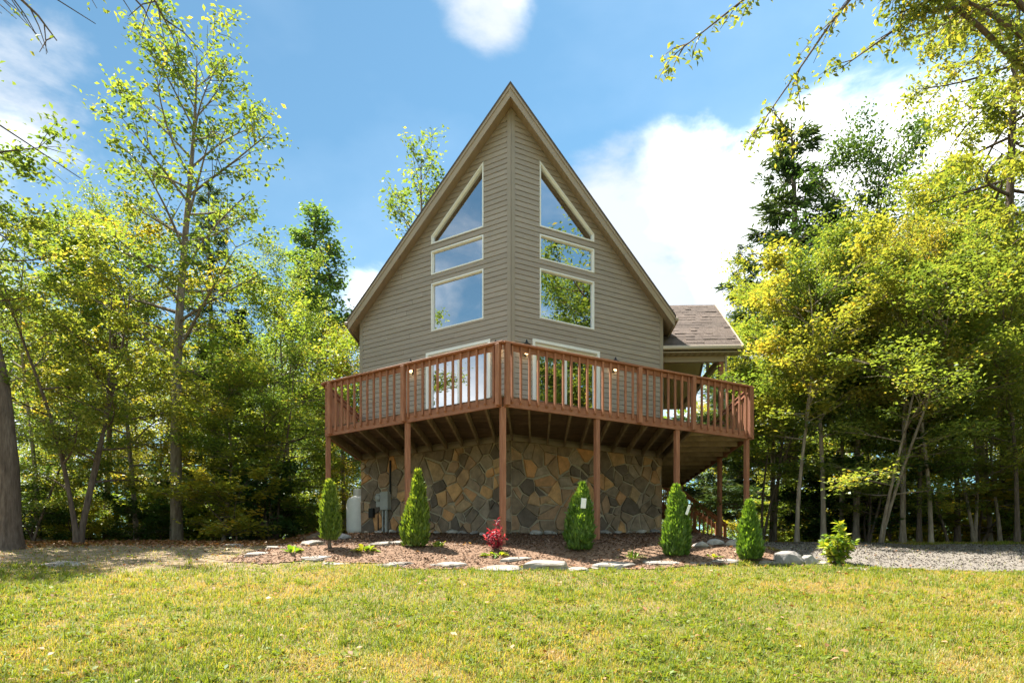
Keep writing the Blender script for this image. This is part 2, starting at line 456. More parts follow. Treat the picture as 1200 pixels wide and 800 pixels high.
def bevel_mesh(me, w, seg=1):
    bm = bmesh.new(); bm.from_mesh(me)
    bmesh.ops.bevel(bm, geom=bm.edges[:], offset=w, segments=seg, affect='EDGES', profile=0.5)
    bm.to_mesh(me); bm.free(); me.update()


def beam_mesh(name, p, q, w, h, up=Vector((0, 0, 1)), bevel=0.0):
    """Box from p to q; w across, h along up; p and q lie on the centre line."""
    p, q = Vector(p), Vector(q)
    d = (q - p).normalized()
    s = d.cross(up).normalized() * (w / 2)
    u = s.cross(d).normalized() * (h / 2)
    vs = [p - s - u, p + s - u, q + s - u, q - s - u, p - s + u, p + s + u, q + s + u, q - s + u]
    me = pydata(name, vs, BOXF)
    fix_normals(me)
    if bevel: bevel_mesh(me, bevel)
    return me


def fix_normals(me):
    bm = bmesh.new(); bm.from_mesh(me)
    bmesh.ops.recalc_face_normals(bm, faces=bm.faces[:])
    bm.to_mesh(me); bm.free(); me.update()


def prism_mesh(name, loops, fn, n0, n1):
    """Prisms over 2-D polygons; fn maps (s, z, n) to a point; from depth n0 to n1."""
    V, F = [], []
    for poly in loops:
        b = len(V); k = len(poly)
        V += [fn(s, z, n0) for s, z in poly] + [fn(s, z, n1) for s, z in poly]
        F.append(tuple(b + i for i in range(k))[::-1]); F.append(tuple(b + k + i for i in range(k)))
        F += [(b + i, b + (i + 1) % k, b + k + (i + 1) % k, b + k + i) for i in range(k)]
    me = pydata(name, V, F); fix_normals(me)
    return me


def inset_poly(poly, d):
    """Offset a convex polygon inwards by d."""
    k = len(poly)
    area = sum(poly[i][0] * poly[(i + 1) % k][1] - poly[(i + 1) % k][0] * poly[i][1] for i in range(k))
    sg = 1 if area > 0 else -1
    lines = []
    for i in range(k):
        a, b = poly[i], poly[(i + 1) % k]
        dx, dy = b[0] - a[0], b[1] - a[1]; l = math.hypot(dx, dy) or 1e-9
        nx, ny = -dy / l * sg, dx / l * sg
        lines.append((nx, ny, nx * a[0] + ny * a[1] + d))
    res = []
    for i in range(k):
        a1, b1, c1 = lines[i - 1]; a2, b2, c2 = lines[i]
        det = a1 * b2 - a2 * b1
        if abs(det) < 1e-6: res.append(poly[i]); continue
        res.append(((c1 * b2 - c2 * b1) / det, (a1 * c2 - a2 * c1) / det))
    return res


def ring_mesh(name, outer, inner, fn, n0, n1):
    k = len(outer); V, F = [], []
    for pl, n in ((outer, n0), (inner, n0), (outer, n1), (inner, n1)):
        V += [fn(s, z, n) for s, z in pl]
    for i in range(k):
        j = (i + 1) % k
        F += [(i, j, k + j, k + i), (2 * k + i, 2 * k + j, 3 * k + j, 3 * k + i), (i, j, 2 * k + j, 2 * k + i), (k + i, k + j, 3 * k + j, 3 * k + i)]
    me = pydata(name, V, F); fix_normals(me)
    return me


def clip_half(poly, nx, ny, c):
    """Keep nx*x + ny*y <= c."""
    out = []
    k = len(poly)
    for i in range(k):
        a, b = poly[i], poly[(i + 1) % k]
        da, db = nx * a[0] + ny * a[1] - c, nx * b[0] + ny * b[1] - c
        if da <= 0: out.append(a)
        if (da < 0 < db) or (db < 0 < da):
            t = da / (da - db)
            out.append((a[0] + (b[0] - a[0]) * t, a[1] + (b[1] - a[1]) * t))
    return out


def clip_convex(poly, conv):
    k = len(conv)
    area = sum(conv[i][0] * conv[(i + 1) % k][1] - conv[(i + 1) % k][0] * conv[i][1] for i in range(k))
    for i in range(k):
        a, b = conv[i], conv[(i + 1) % k]
        nx, ny = (b[1] - a[1]), -(b[0] - a[0])
        if area < 0: nx, ny = -nx, -ny
        poly = clip_half(poly, nx, ny, nx * a[0] + ny * a[1])
        if len(poly) < 3: return []
    return poly


def lathe_mesh(name, prof, seg=24, smooth=True):
    V, F = [], []
    for r, z in prof:
        for i in range(seg):
            t = 2 * math.pi * i / seg; V.append((r * math.cos(t), r * math.sin(t), z))
    for j in range(len(prof) - 1):
        for i in range(seg):
            i2 = (i + 1) % seg
            F.append((j * seg + i, j * seg + i2, (j + 1) * seg + i2, (j + 1) * seg + i))
    return pydata(name, V, F, smooth)


def hash2(ix, iy, seed=0):
    h = (ix.astype(np.int64) * 374761393 + iy.astype(np.int64) * 668265263 + seed * 974711) & 0x7fffffff
    h = ((h ^ (h >> 13)) * 1274126177) & 0x7fffffff
    return ((h ^ (h >> 16)) & 0xffff) / 65535.0


def vnoise(x, y, seed=0, octaves=3):
    x = np.asarray(x, float); y = np.asarray(y, float)
    tot, amp, norm = 0, 1.0, 0
    for o in range(octaves):
        ix, iy = np.floor(x), np.floor(y); fx, fy = x - ix, y - iy
        fx, fy = fx * fx * (3 - 2 * fx), fy * fy * (3 - 2 * fy)
        a, b = hash2(ix, iy, seed + o), hash2(ix + 1, iy, seed + o)
        c, d = hash2(ix, iy + 1, seed + o), hash2(ix + 1, iy + 1, seed + o)
        tot = tot + amp * ((a * (1 - fx) + b * fx) * (1 - fy) + (c * (1 - fx) + d * fx) * fy)
        norm += amp; amp *= 0.5; x = x * 2.03 + 7.1; y = y * 2.03 - 3.3
    return tot / norm


def sstep(t): t = np.clip(t, 0, 1); return t * t * (3 - 2 * t)


def bed_front(x):
    """y of the front edge of the mulch bed at x."""
    x = np.asarray(x, float)
    return 10.85 + 0.022 * (x - 0.5) ** 2 + 0.16 * np.sin(1.9 * x + 0.6) + 0.07 * np.sin(5.1 * x)


def bed_mask(x, y):
    """1 inside the mulch bed."""
    x = np.asarray(x, float); y = np.asarray(y, float)
    inside = sstep((y - bed_front(x)) / 0.25) * sstep((x + 5.3) / 0.8) * sstep((5.0 - x) / 0.5)
    return inside


def ground(x, y):
    x = np.asarray(x, float); y = np.asarray(y, float)
    t = 0.17 * y
    k = 0.22
    z = -k * np.log(np.exp(-t / k) + np.exp(-2.74 / k))           # rises to the crest, then level
    z = np.where(y < 0, np.maximum(t, -0.4 - 0.05 * y * 0), z)
    z = np.maximum(z, -0.4)
    z = z + 0.20 * sstep((y - 10.9) / 1.5) * sstep((18.5 - y) / 2) * sstep((x + 5.2) / 1.6) * sstep((5.4 - x) / 1.2)
    z = z + 0.32 * np.exp(-((x + 5.0) / 0.8) ** 2 - ((y - 18.3) / 1.0) ** 2)       # mulch heap behind the tank
    near = sstep((30 - y) / 10)
    z = z + near * 0.05 * (vnoise(x * 0.7, y * 0.7, 3) - 0.5) + 0.5 * sstep((y - 28) / 60) * (vnoise(x * .05, y * .05, 9) - .5)
    return z


def gz(x, y): return float(ground(np.array([x]), np.array([y]))[0])


def sight(px, py):
    """First point of the ground on the line of sight through photo pixel (px, py): where a thing stands."""
    Y = np.arange(3.0, 40.0, 0.02)
    X = (px - 600) / 800 * Y
    g = ground(X, Y); zl = EZ + (685 - py) / 800 * Y
    hit = np.nonzero(g >= zl)[0]
    i = hit[0] if len(hit) else int(np.argmax(g - zl))
    return float(X[i]), float(Y[i]), float(g[i])

# ------------------------------------------------------------------ the ground
def grid_sheet(name, xs, ys, zoff, mat, keep=None, kind='structure'):
    X, Y = np.meshgrid(xs, ys)
    Z = ground(X, Y) + zoff
    V = np.stack([X, Y, Z], -1).reshape(-1, 3)
    nx, ny = len(xs), len(ys)
    i, j = np.meshgrid(np.arange(nx - 1), np.arange(ny - 1))
    b = (j * nx + i).ravel()
    Q = np.stack([b, b + 1, b + nx + 1, b + nx], -1)
    if keep is not None:
        c = V[Q].mean(1); Q = Q[keep(c[:, 0], c[:, 1])]
        used = np.unique(Q); remap = np.zeros(len(V), int); remap[used] = np.arange(len(used))
        V, Q = V[used], remap[Q]
    me = fast_mesh(name, V, quads=Q, smooth=True)
    return mesh_obj(name, me, mat, kind=kind)


def spread_axis(lo, hi, fine_lo, fine_hi, step, grow=1.35):
    ax = list(np.arange(fine_lo, fine_hi + step / 2, step))
    s = step
    while ax[-1] < hi: s *= grow; ax.append(ax[-1] + s)
    s = step
    while ax[0] > lo: s *= grow; ax.insert(0, ax[0] - s)
    return np.array(ax)


grid_sheet('ground', spread_axis(-900, 900, -14, 16, 0.2), spread_axis(-300, 1500, -2, 22, 0.2), 0.0, 'ground')


def drive_mask(x, y):
    x = np.asarray(x, float); y = np.asarray(y, float)
    near = 10.75 + 0.12 * np.sin(1.3 * x) + 0.25 * (vnoise(x * 1.1, y * 1.1, 21) - .5) + 1.7 * sstep((6.2 - x) / 1.6)
    far = 15.2 + 0.25 * np.sin(0.5 * x) + 6.0 * sstep((9.0 - x) / 2.5)
    return (y > near) & (y < far) & (x > 5.0 + 0.3 * np.sin(2 * y)) & (x < 40)


grid_sheet('driveway', np.arange(4.4, 24, 0.12), np.arange(10.2, 22, 0.12), 0.012, 'gravel', keep=drive_mask)
grid_sheet('mulch_bed', np.arange(-5.6, 5.3, 0.07), np.arange(10.2, 19.2, 0.07), 0.016, 'mulch',
           keep=lambda x, y: (bed_mask(x, y) > 0.5) & (y < 19.2))

# ------------------------------------------------------------------ the house
PHI = math.radians(2.0)
RX = Vector((math.cos(PHI), -math.sin(PHI), 0)); AX = Vector((math.sin(PHI), math.cos(PHI), 0))
PC = Vector((-0.02, 15.6, 0))                                     # the prow corner
HWL, HWR, PDL, PDR, BACK = 4.05, 3.83, 2.30, 2.25, 11.0
F = 3.47 + EZ                                                     # deck floor
STONE_TOP = 3.29 + EZ
RIDGE = 11.2 + EZ
ML, MR = 0.977, 1.034                                              # fall of the roof per metre, left and right
DROP = 0.31                                                       # roof surface to soffit


def H(l, d, z=0.0): return PC + RX * l + AX * d + Vector((0, 0, z))


PL_, PR_ = H(-HWL, PDL), H(HWR, PDR)


def wall_frame(end):
    d = end - PC; n = d.length; d.normalize()
    nrm = Vector((d.y, -d.x, 0))
    if nrm.y > 0: nrm = -nrm
    return d, nrm, n


DL, NL, LENL = wall_frame(PL_)
DR, NR, LENR = wall_frame(PR_)
fnL = lambda s, z, n: PC + DL * s + NL * n + Vector((0, 0, z))
fnR = lambda s, z, n: PC + DR * s + NR * n + Vector((0, 0, z))

house = thing('house', H(0, 4, 2.7), 'chalet with pointed prow front, brown lap siding and a stone basement', 'house')
house_inv = Matrix.Translation(-house.location)


def hpart(name, me, mat, parent=None):
    """A part of the house: mesh made in world space, moved into the house's frame."""
    me.transform(house_inv)
    if not me.materials: me.materials.append(MATS[mat])
    o = bpy.data.objects.new(name, me)
    link(o, parent or house)
    return o


def roof_z(l): return RIDGE - (ML * -l if l < 0 else MR * l)


OPEN = [  # window outlines (s, z above the eye) shared by both walls
    [(0.745, 8.36), (2.29, 8.36), (2.29, 8.555), (0.745, 9.89)],
    [(0.745, 7.605), (2.29, 7.605), (2.29, 8.185), (0.745, 8.185)],
    [(0.745, 6.22), (2.29, 6.22), (2.29, 7.39), (0.745, 7.39)]]
DOOR = [(0.55, 3.47), (2.45, 3.47), (2.45, 5.71), (0.55, 5.71)]
COURSE = 0.12


def span_at(poly, z):
    xs = []
    for i in range(len(poly)):
        (x0, z0), (x1, z1) = poly[i], poly[(i + 1) % len(poly)]
        if abs(z0 - z1) < 1e-9: continue
        t = (z - z0) / (z1 - z0)
        if -1e-9 <= t <= 1 + 1e-9: xs.append(x0 + (x1 - x0) * t)
    return (min(xs), max(xs)) if len(xs) > 1 else None


def make_siding_wall(fn, ln, m, hw):
    topc = RIDGE - DROP - EZ
    sl = m * hw / ln                                              # fall of the wall head per metre along the wall
    base = 3.30
    ops = [inset_poly(o, 0.03) for o in OPEN + [DOOR]]
    # backing sheet behind the boards, cut round the openings by building it from the same bands
    back = []
    wall_bands = []
    zs = sorted({round(base + COURSE * i, 4) for i in range(80)})
    cuts = sorted({round(z, 4) for o in ops for _, z in o})
    tri_max = topc
    course_loops = []
    for z0 in zs:
        if z0 > topc - 0.05: break
        z1 = min(z0 + COURSE, topc - 0.01)
        subs = sorted([z0, z1] + [c for c in cuts if z0 + .004 < c < z1 - .004] + [z0 + c for c in (0.086,) if z0 + c < z1 - .004])
        loops = []
        for a, b in zip(subs[:-1], subs[1:]):
            e0 = min(ln, (topc - a) / sl); e1 = min(ln, max(0.0, (topc - b) / sl))
            if e0 <= 0.02: continue
            gaps = []
            for o in ops:
                zo0, zo1 = min(p[1] for p in o), max(p[1] for p in o)
                if (a + b) / 2 > zo0 and (a + b) / 2 < zo1:
                    g0 = span_at(o, min(max(a, zo0 + 1e-5), zo1 - 1e-5)); g1 = span_at(o, min(max(b, zo0 + 1e-5), zo1 - 1e-5))
                    if g0 and g1: gaps.append((g0, g1))
            gaps.sort()
            c0 = c1 = 0.0
            for (ga, gb), (gc, gd) in gaps:
                loops.append([(c0, a), (ga, a), (gc, b), (c1, b)]); c0, c1 = gb, gd
            loops.append([(c0, a), (max(e0, c0), a), (max(e1, c1), b), (c1, b)])
        course_loops.append((z0, z1, loops))
        back += loops
    wall = hpart('siding_wall', prism_mesh('siding_wall', [[(s, z + EZ) for s, z in lp] for lp in back], fn, -0.12, -0.004), 'interior_wall')
    for z0, z1, loops in course_loops:
        # a seam where one length of board ends and the next laps it
        seam = random.uniform(0.9, ln - 0.9)
        if random.random() < 0.7:
            cut = []
            for lp in loops:
                (a0, za), (a1, _), (b1, zb), (b0, _) = lp
                if a0 + 0.25 < seam < a1 - 0.25 and b0 + 0.25 < seam < b1 - 0.25:
                    cut += [[(a0, za), (seam - .001, za), (seam - .001, zb), (b0, zb)], [(seam + .001, za), (a1, za), (b1, zb), (seam + .001, zb)]]
                else: cut.append(lp)
            loops = cut
        # join the loops that touch; pieces parted by an opening are boards of their own
        piece = list(range(len(loops)))
        for i in range(len(loops)):
            for j in range(i):
                p, q = loops[i], loops[j]
                lo, hi = (q, p) if q[0][1] < p[0][1] else (p, q)
                if abs(lo[2][1] - hi[0][1]) < 1e-6 and min(lo[2][0], hi[1][0]) - max(lo[3][0], hi[0][0]) > 0.01:
                    old, new = piece[i], piece[j]
                    piece = [new if k == old else k for k in piece]
        for pid in sorted(set(piece)):
          V, Fc = [], []
          for lp in [l for l, k in zip(loops, piece) if k == pid]:
            b = len(V)
            lap = 0.0035 if lp[0][0] >= seam else 0.0
            off = lambda z: lap + 0.026 - 0.004 * (z - z0) / 0.086 if z <= z0 + 0.0861 else lap + 0.022 - 0.015 * (z - z0 - 0.086) / 0.034   # lap profile: flat face, cove above
            (s0, a), (s1, _), (s2, c), (s3, _) = lp
            V += [fn(s0, a + EZ, off(a)), fn(s1, a + EZ, off(a)), fn(s2, c + EZ, off(c)), fn(s3, c + EZ, off(c))]
            V += [fn(s0, a + EZ, -0.002), fn(s1, a + EZ, -0.002), fn(s2, c + EZ, -0.002), fn(s3, c + EZ, -0.002)]
            Fc += [(b, b + 1, b + 2, b + 3), (b + 4, b + 5, b + 1, b), (b + 1, b + 5, b + 6, b + 2), (b + 4, b, b + 3, b + 7)]
          me = pydata('siding_board', V, Fc)
          bm = bmesh.new(); bm.from_mesh(me); bmesh.ops.remove_doubles(bm, verts=bm.verts[:], dist=1e-4); bm.to_mesh(me); bm.free()
          fix_normals(me)
          hpart('siding_board', me, 'siding', wall)
    return wall


wallL = make_siding_wall(fnL, LENL, ML, HWL)
wallR = make_siding_wall(fnR, LENR, MR, HWR)

# corner boards
zt = RIDGE - DROP - 0.02
for fn, other in ((fnL, 1), (fnR, -1)):
    hpart('corner_board', prism_mesh('corner_board', [[(-0.012, 3.30 + EZ), (0.085, 3.30 + EZ), (0.085, zt - 0.09), (-0.012, zt)]], fn, 0.0, 0.036), 'corner_trim')
for fn, ln, hw, m in ((fnL, LENL, HWL, ML), (fnR, LENR, HWR, MR)):
    ztop = RIDGE - DROP - m * hw + 0.02
    hpart('corner_board', prism_mesh('corner_board', [[(ln - 0.09, 3.30 + EZ), (ln + 0.02, 3.30 + EZ), (ln + 0.02, ztop), (ln - 0.09, ztop + 0.06)]], fn, 0.0, 0.034), 'corner_trim')

# windows, each a frame with its pane
for fn in (fnL, fnR):
    for poly in OPEN:
        P = [(s, z + EZ) for s, z in poly]
        frame = hpart('window', ring_mesh('window', P, inset_poly(P, 0.031), fn, -0.10, 0.034), 'white_vinyl')
        hpart('pane', prism_mesh('pane', [inset_poly(P, 0.026)], fn, -0.035, -0.029), 'glass', frame)
        sash = inset_poly(P, 0.032)
        hpart('sash', ring_mesh('sash', sash, inset_poly(sash, 0.010), fn, -0.06, 0.004), 'white_vinyl', frame)

# sliding doors: outer frame, two leaves with panes
for fn, flip in ((fnL, True), (fnR, False)):
    P = [(s, z + EZ) for s, z in DOOR]
    dr = hpart('sliding_door', ring_mesh('sliding_door', P, inset_poly(P, 0.065), fn, -0.10, 0.045), 'white_vinyl')
    mid = 1.5
    for k, (s0, s1) in enumerate(((0.62, mid + 0.03), (mid - 0.03, 2.38))):
        nn = -0.02 if k == 0 else -0.06
        Q = [(s0, 3.54 + EZ), (s1, 3.54 + EZ), (s1, 5.64 + EZ), (s0, 5.64 + EZ)]
        hpart('door_leaf', ring_mesh('door_leaf', Q, inset_poly(Q, 0.06), fn, nn - 0.03, nn), 'white_vinyl', dr)
        hpart('pane', prism_mesh('pane', [inset_poly(Q, 0.05)], fn, nn - 0.02, nn - 0.014), 'glass', dr)
    # curtain drawn part-way inside, in folds
    s0, s1 = (0.75, 1.35) if flip else (1.85, 2.3)
    n = 60
    V = []
    for i in range(n):
        s = s0 + (s1 - s0) * i / (n - 1)
        dn = -0.22 + 0.03 * math.sin(i * 1.15) + 0.012 * math.sin(i * 2.7)
        V += [fn(s, 3.50 + EZ, dn), fn(s, 5.6 + EZ, dn)]
    me = pydata('curtain', V, [(2 * i, 2 * i + 2, 2 * i + 3, 2 * i + 1) for i in range(n - 1)], True)
    hpart('curtain', me, 'curtain')

# wall lanterns beside the doors
for fn in (fnL, fnR):
    for s in (0.33, 2.85):
        base = prism_mesh('wall_lantern', [[(s - 0.05, 5.250 + EZ), (s + 0.05, 5.250 + EZ), (s + 0.05, 5.470 + EZ), (s - 0.05, 5.470 + EZ)]], fn, 0.012, 0.035)
        lan = hpart('wall_lantern', base, 'black_metal')
        c = fn(s, 0, 0.14)
        cap = lathe_mesh('cap', [(0.012, 5.610 + EZ), (0.02, 5.590 + EZ), (0.03, 5.550 + EZ), (0.09, 5.505 + EZ), (0.095, 5.490 + EZ), (0.0, 5.490 + EZ)], 12)
        cap.transform(Matrix.Translation((c.x, c.y, 0))); hpart('cap', cap, 'black_metal', lan)
        gl = lathe_mesh('bulb', [(0.0, 5.270 + EZ), (0.045, 5.290 + EZ), (0.05, 5.370 + EZ), (0.04, 5.450 + EZ), (0.0, 5.470 + EZ)], 12)
        gl.transform(Matrix.Translation((c.x, c.y, 0))); hpart('bulb', gl, 'lamp_warm', lan)
        for dx in (-0.06, 0.06):
            bar = prism_mesh('cage_bar', [[(s + dx - .006, 5.250 + EZ), (s + dx + .006, 5.250 + EZ), (s + dx + .006, 5.500 + EZ), (s + dx - .006, 5.500 + EZ)]], fn, 0.134, 0.146)
            hpart('cage_bar', bar, 'black_metal', lan)
        arm = prism_mesh('arm', [[(s - .01, 5.350 + EZ), (s + .01, 5.350 + EZ), (s + .01, 5.490 + EZ), (s - .01, 5.490 + EZ)]], fn, 0.03, 0.15)
        hpart('arm', arm, 'black_metal', lan)

# stone veneer basement: each stone its own piece, mortar recessed behind


def voronoi_cells(w, h, seeds):
    cells = []
    for i, (x, y, r) in enumerate(seeds):
        poly = [(0, 0), (w, 0), (w, h), (0, h)]
        near = sorted(((sx - x) ** 2 + (sy - y) ** 2, sx, sy, sr) for j, (sx, sy, sr) in enumerate(seeds) if j != i)[:30]
        for _, sx, sy, sr in near:
            nx, ny = sx - x, sy - y
            poly = clip_half(poly, nx, ny, (nx * (sx + x) + ny * (sy + y) + r * r - sr * sr) / 2)
            if len(poly) < 3: break
        cells.append(poly)
    return cells


def make_stone_wall(fn, ln, seed):
    z0, z1 = 2.2, STONE_TOP
    wall = hpart('stone_wall', prism_mesh('stone_wall', [[(0.0, z0), (ln, z0), (ln, z1), (0.0, z1)]], fn, -0.25, -0.012), 'mortar')
    rnd = random.Random(seed)
    w, h = ln, z1 - z0
    seeds = []
    tries = 0
    while len(seeds) < 150:                                       # scattered freely, so large and small, blunt and pointed stones mix
        x, y = rnd.uniform(0.04, w - 0.04), rnd.uniform(0.04, h - 0.04)
        if all(math.hypot(x - a, y - b) > 0.105 for a, b, c in seeds): seeds.append((x, y, rnd.uniform(0.0, 0.16)))
    for poly in voronoi_cells(w, h, seeds):
        if len(poly) < 3: continue
        poly = [p for i, p in enumerate(poly) if math.dist(p, poly[i - 1]) > 0.05]
        if len(poly) < 3: continue
        poly = [(x + rnd.uniform(-.02, .02) * (0.03 < x < w - 0.03), y + rnd.uniform(-.02, .02)) for x, y in poly]
        p = inset_poly(poly, 0.013)
        if len(p) < 3 or min(math.dist(p[i], p[i - 1]) for i in range(len(p))) < 0.004: p = inset_poly(poly, 0.004)
        q = inset_poly(p, 0.010)
        cx = sum(a for a, _ in p) / len(p); cy = sum(b for _, b in p) / len(p)
        # near the mitre at the prow the stones stay flush
        proud = rnd.uniform(0.004, 0.042)
        tx, ty = rnd.uniform(-.06, .06), rnd.uniform(-.06, .06)
        k = len(p)
        V = [fn(a, b + z0, -0.035) for a, b in p] + [fn(a, b + z0, proud - 0.008 + tx * (a - cx) + ty * (b - cy)) for a, b in p] + \
            [fn(a, b + z0, proud + 0.004 + tx * (a - cx) + ty * (b - cy)) for a, b in q]
        Fc = []
        for r0 in (0, k):
            Fc += [(r0 + i, r0 + (i + 1) % k, r0 + k + (i + 1) % k, r0 + k + i) for i in range(k)]
        Fc.append(tuple(2 * k + i for i in range(k)))
        me = pydata('stone', V, Fc); fix_normals(me)
        hpart('stone', me, 'veneer_stone', wall)
    hpart('sill_beam', prism_mesh('sill_beam', [[(0.0, z1 + .002), (ln, z1 + .002), (ln, z1 + 0.05), (0.0, z1 + 0.05)]], fn, -0.2, 0.012), 'raw_joist', wall)
    return wall


make_stone_wall(fnL, LENL, 5)
make_stone_wall(fnR, LENR, 11)

# plain side and back walls, floors (mostly out of sight)
def slab(name, pts, z0, z1, mat, parent=None):
    k = len(pts)
    V = [Vector((p.x, p.y, z0)) for p in pts] + [Vector((p.x, p.y, z1)) for p in pts]
    Fc = [tuple(range(k))[::-1], tuple(range(k, 2 * k))] + [(i, (i + 1) % k, k + (i + 1) % k, k + i) for i in range(k)]
    me = pydata(name, V, Fc); fix_normals(me)
    return hpart(name, me, mat, parent)


for sgn, hw, pd, m in ((-1, HWL, PDL, ML), (1, HWR, PDR, MR)):
    eave = RIDGE - DROP - m * hw
    a, b = H(sgn * hw, pd), H(sgn * hw, BACK)
    inn = RX * (-sgn * 0.15)
    slab('side_wall', [a, b, b + inn, a + inn], 3.3 + EZ, eave, 'siding')
    slab('basement_wall', [a, b, b + inn, a + inn], 2.2, 3.29 + EZ, 'veneer_stone')
V = [H(-HWL, BACK, 2.2), H(HWR, BACK, 2.2), H(HWR, BACK, RIDGE - DROP - MR * HWR), H(0, BACK, RIDGE - DROP), H(-HWL, BACK, RIDGE - DROP - ML * HWL)]
V2 = [v - AX * 0.15 for v in V]
me = pydata('back_wall', V + V2, [(0, 1, 2, 3, 4), (9, 8, 7, 6, 5)] + [(i, (i + 1) % 5, 5 + (i + 1) % 5, 5 + i) for i in range(5)]); fix_normals(me)
hpart('back_wall', me, 'siding')
slab('interior_floor', [H(0, 0.16), H(HWR - .16, PDR), H(HWR - .16, BACK - .2), H(-HWL + .16, BACK - .2), H(-HWL + .16, PDL)], 3.33 + EZ, 3.44 + EZ, 'interior_floor')
slab('interior_partition', [H(-HWL + .16, 6.6), H(HWR - .16, 6.6), H(HWR - .16, 6.7), H(-HWL + .16, 6.7)], 3.45 + EZ, 6.6 + EZ, 'interior_wall')
slab('loft_floor', [H(-HWL + .5, 5.2), H(HWR - .5, 5.2), H(HWR - .5, BACK - .3), H(-HWL + .5, BACK - .3)], 6.05 + EZ, 6.3 + EZ, 'interior_wall')

# main roof: two slabs reaching over the prow, with fascia and soffit
OV = 0.39                                                         # overhang ahead of the prow, along the ridge
roof = None
for sgn, hw, pd, m in ((-1, HWL, PDL, ML), (1, HWR, PDR, MR)):
    le = hw + 0.28
    front = lambda l: l * pd / hw - OV
    z = lambda l: RIDGE - m * l
    up = 0.05
    def slabv(l0, l1, d0, d1, dz0, dz1, inset=0.0):
        return [H(sgn * l, d(l) if callable(d) else d, z(l) + dz) for dz in (dz0, dz1) for l, d in ((l0, d0), (l1, d0), (l1, d1), (l0, d1))]
    me = pydata('roof_slope', slabv(0.0, le + 0.04, lambda l: front(l) - 0.03, BACK + 0.4, -0.055, 0.0), BOXF); fix_normals(me)
    rs = hpart('roof_slope', me, 'roof_shingle')
    roof = roof or rs
    # soffit board
    me = pydata('soffit', slabv(0.0, le - 0.03, lambda l: front(l) + 0.03, lambda l: front(l) + OV + 0.05, -DROP, -DROP + 0.02), BOXF); fix_normals(me)
    hpart('soffit', me, 'soffit_tan', rs)
    me = pydata('eave_soffit', slabv(hw + 0.01, le - 0.03, lambda l: front(l) + OV + 0.06, BACK + 0.3, -DROP, -DROP + 0.02), BOXF); fix_normals(me)
    hpart('eave_soffit', me, 'soffit_tan', rs)
    me = pydata('interior_ceiling', slabv(0.0, hw - 0.02, lambda l: front(l) + OV + 0.06, BACK - 0.2, -DROP, -DROP + 0.02), BOXF); fix_normals(me)
    hpart('interior_ceiling', me, 'interior_floor', rs)
    # vented strips on the soffit: thin ribs across it
    for i in range(34):
        l0 = 0.12 + i * (le - 0.2) / 34
        V = slabv(l0, l0 + 0.012, lambda l: front(l) + 0.034, lambda l: front(l) + 0.34, -DROP - 0.008, -DROP - 0.001)
        me = pydata('soffit_rib', V, BOXF); fix_normals(me)
        hpart('soffit_rib', me, 'soffit_tan', rs)
    # rake fascia, along the sloping front edge
    def strip(l0, l1, off0, off1, dz0, dz1):
        V = []
        for dz in (dz0, dz1):
            V += [H(sgn * l0, front(l0) + off0, z(l0) + dz), H(sgn * l1, front(l1) + off0, z(l1) + dz), H(sgn * l1, front(l1) + off1, z(l1) + dz), H(sgn * l0, front(l0) + off1, z(l0) + dz)]
        return V
    me = pydata('rake_fascia', strip(0.0, le, 0.0, 0.028, -DROP - 0.015, -0.056), BOXF); fix_normals(me)
    hpart('rake_fascia', me, 'fascia_tan', rs)
    me = pydata('rake_trim', strip(0.0, le + 0.02, -0.02, 0.0, -0.135, -0.056), BOXF); fix_normals(me)
    hpart('rake_trim', me, 'fascia_tan', rs)
    # eave fascia and gutter along the side
    a, b = H(sgn * (le + 0.0), front(le) + 0.02, z(le) - DROP / 2 - 0.03), H(sgn * le, BACK + 0.3, z(le) - DROP / 2 - 0.03)
    hpart('eave_fascia', beam_mesh('eave_fascia', a, b, 0.03, DROP - 0.04), 'fascia_tan', rs)
    a, b = H(sgn * (le + 0.07), front(le) + 0.05, z(le) - 0.13), H(sgn * (le + 0.07), BACK + 0.3, z(le) - 0.13)
    hpart('gutter', beam_mesh('gutter', a, b, 0.1, 0.1, bevel=0.02), 'fascia_tan', rs)

# pendant lamps hanging inside, seen through the glass
for k, (px, py, Y, mt, lb) in enumerate([(527, 365.5, 19.2, 'lamp_white', 'small white lamp inside the left face, nearer the outer window edge'),
                                         (558, 360.6, 18.6, 'lamp_white', 'small white lamp inside the left face, nearer the prow corner'),
                                         (636.5, 358, 18.6, 'lamp_warm', 'small amber lamp inside the right face, nearer the prow corner'),
                                         (681, 363.5, 19.0, 'lamp_white', 'small white lamp inside the right face, nearer the outer window edge')]):
    x, zz = (px - 600) / 800 * Y, EZ + (685 - py) / 800 * Y
    l = (Vector((x, Y, 0)) - PC).dot(RX)
    top = (RIDGE - DROP - (ML * -l if l < 0 else MR * l)) - zz
    t = thing('pendant_lamp', (x, Y, zz), lb, 'lamp', 'lamps inside the house')
    mesh_obj('bulb', lathe_mesh('bulb', [(0, -.07), (.05, -.055), (.072, 0), (.05, .055), (0, .07)], 14), mt, t)
    mesh_obj('cord', box_mesh('cord', -.006, .006, -.006, .006, .07, top), 'black_metal', t)

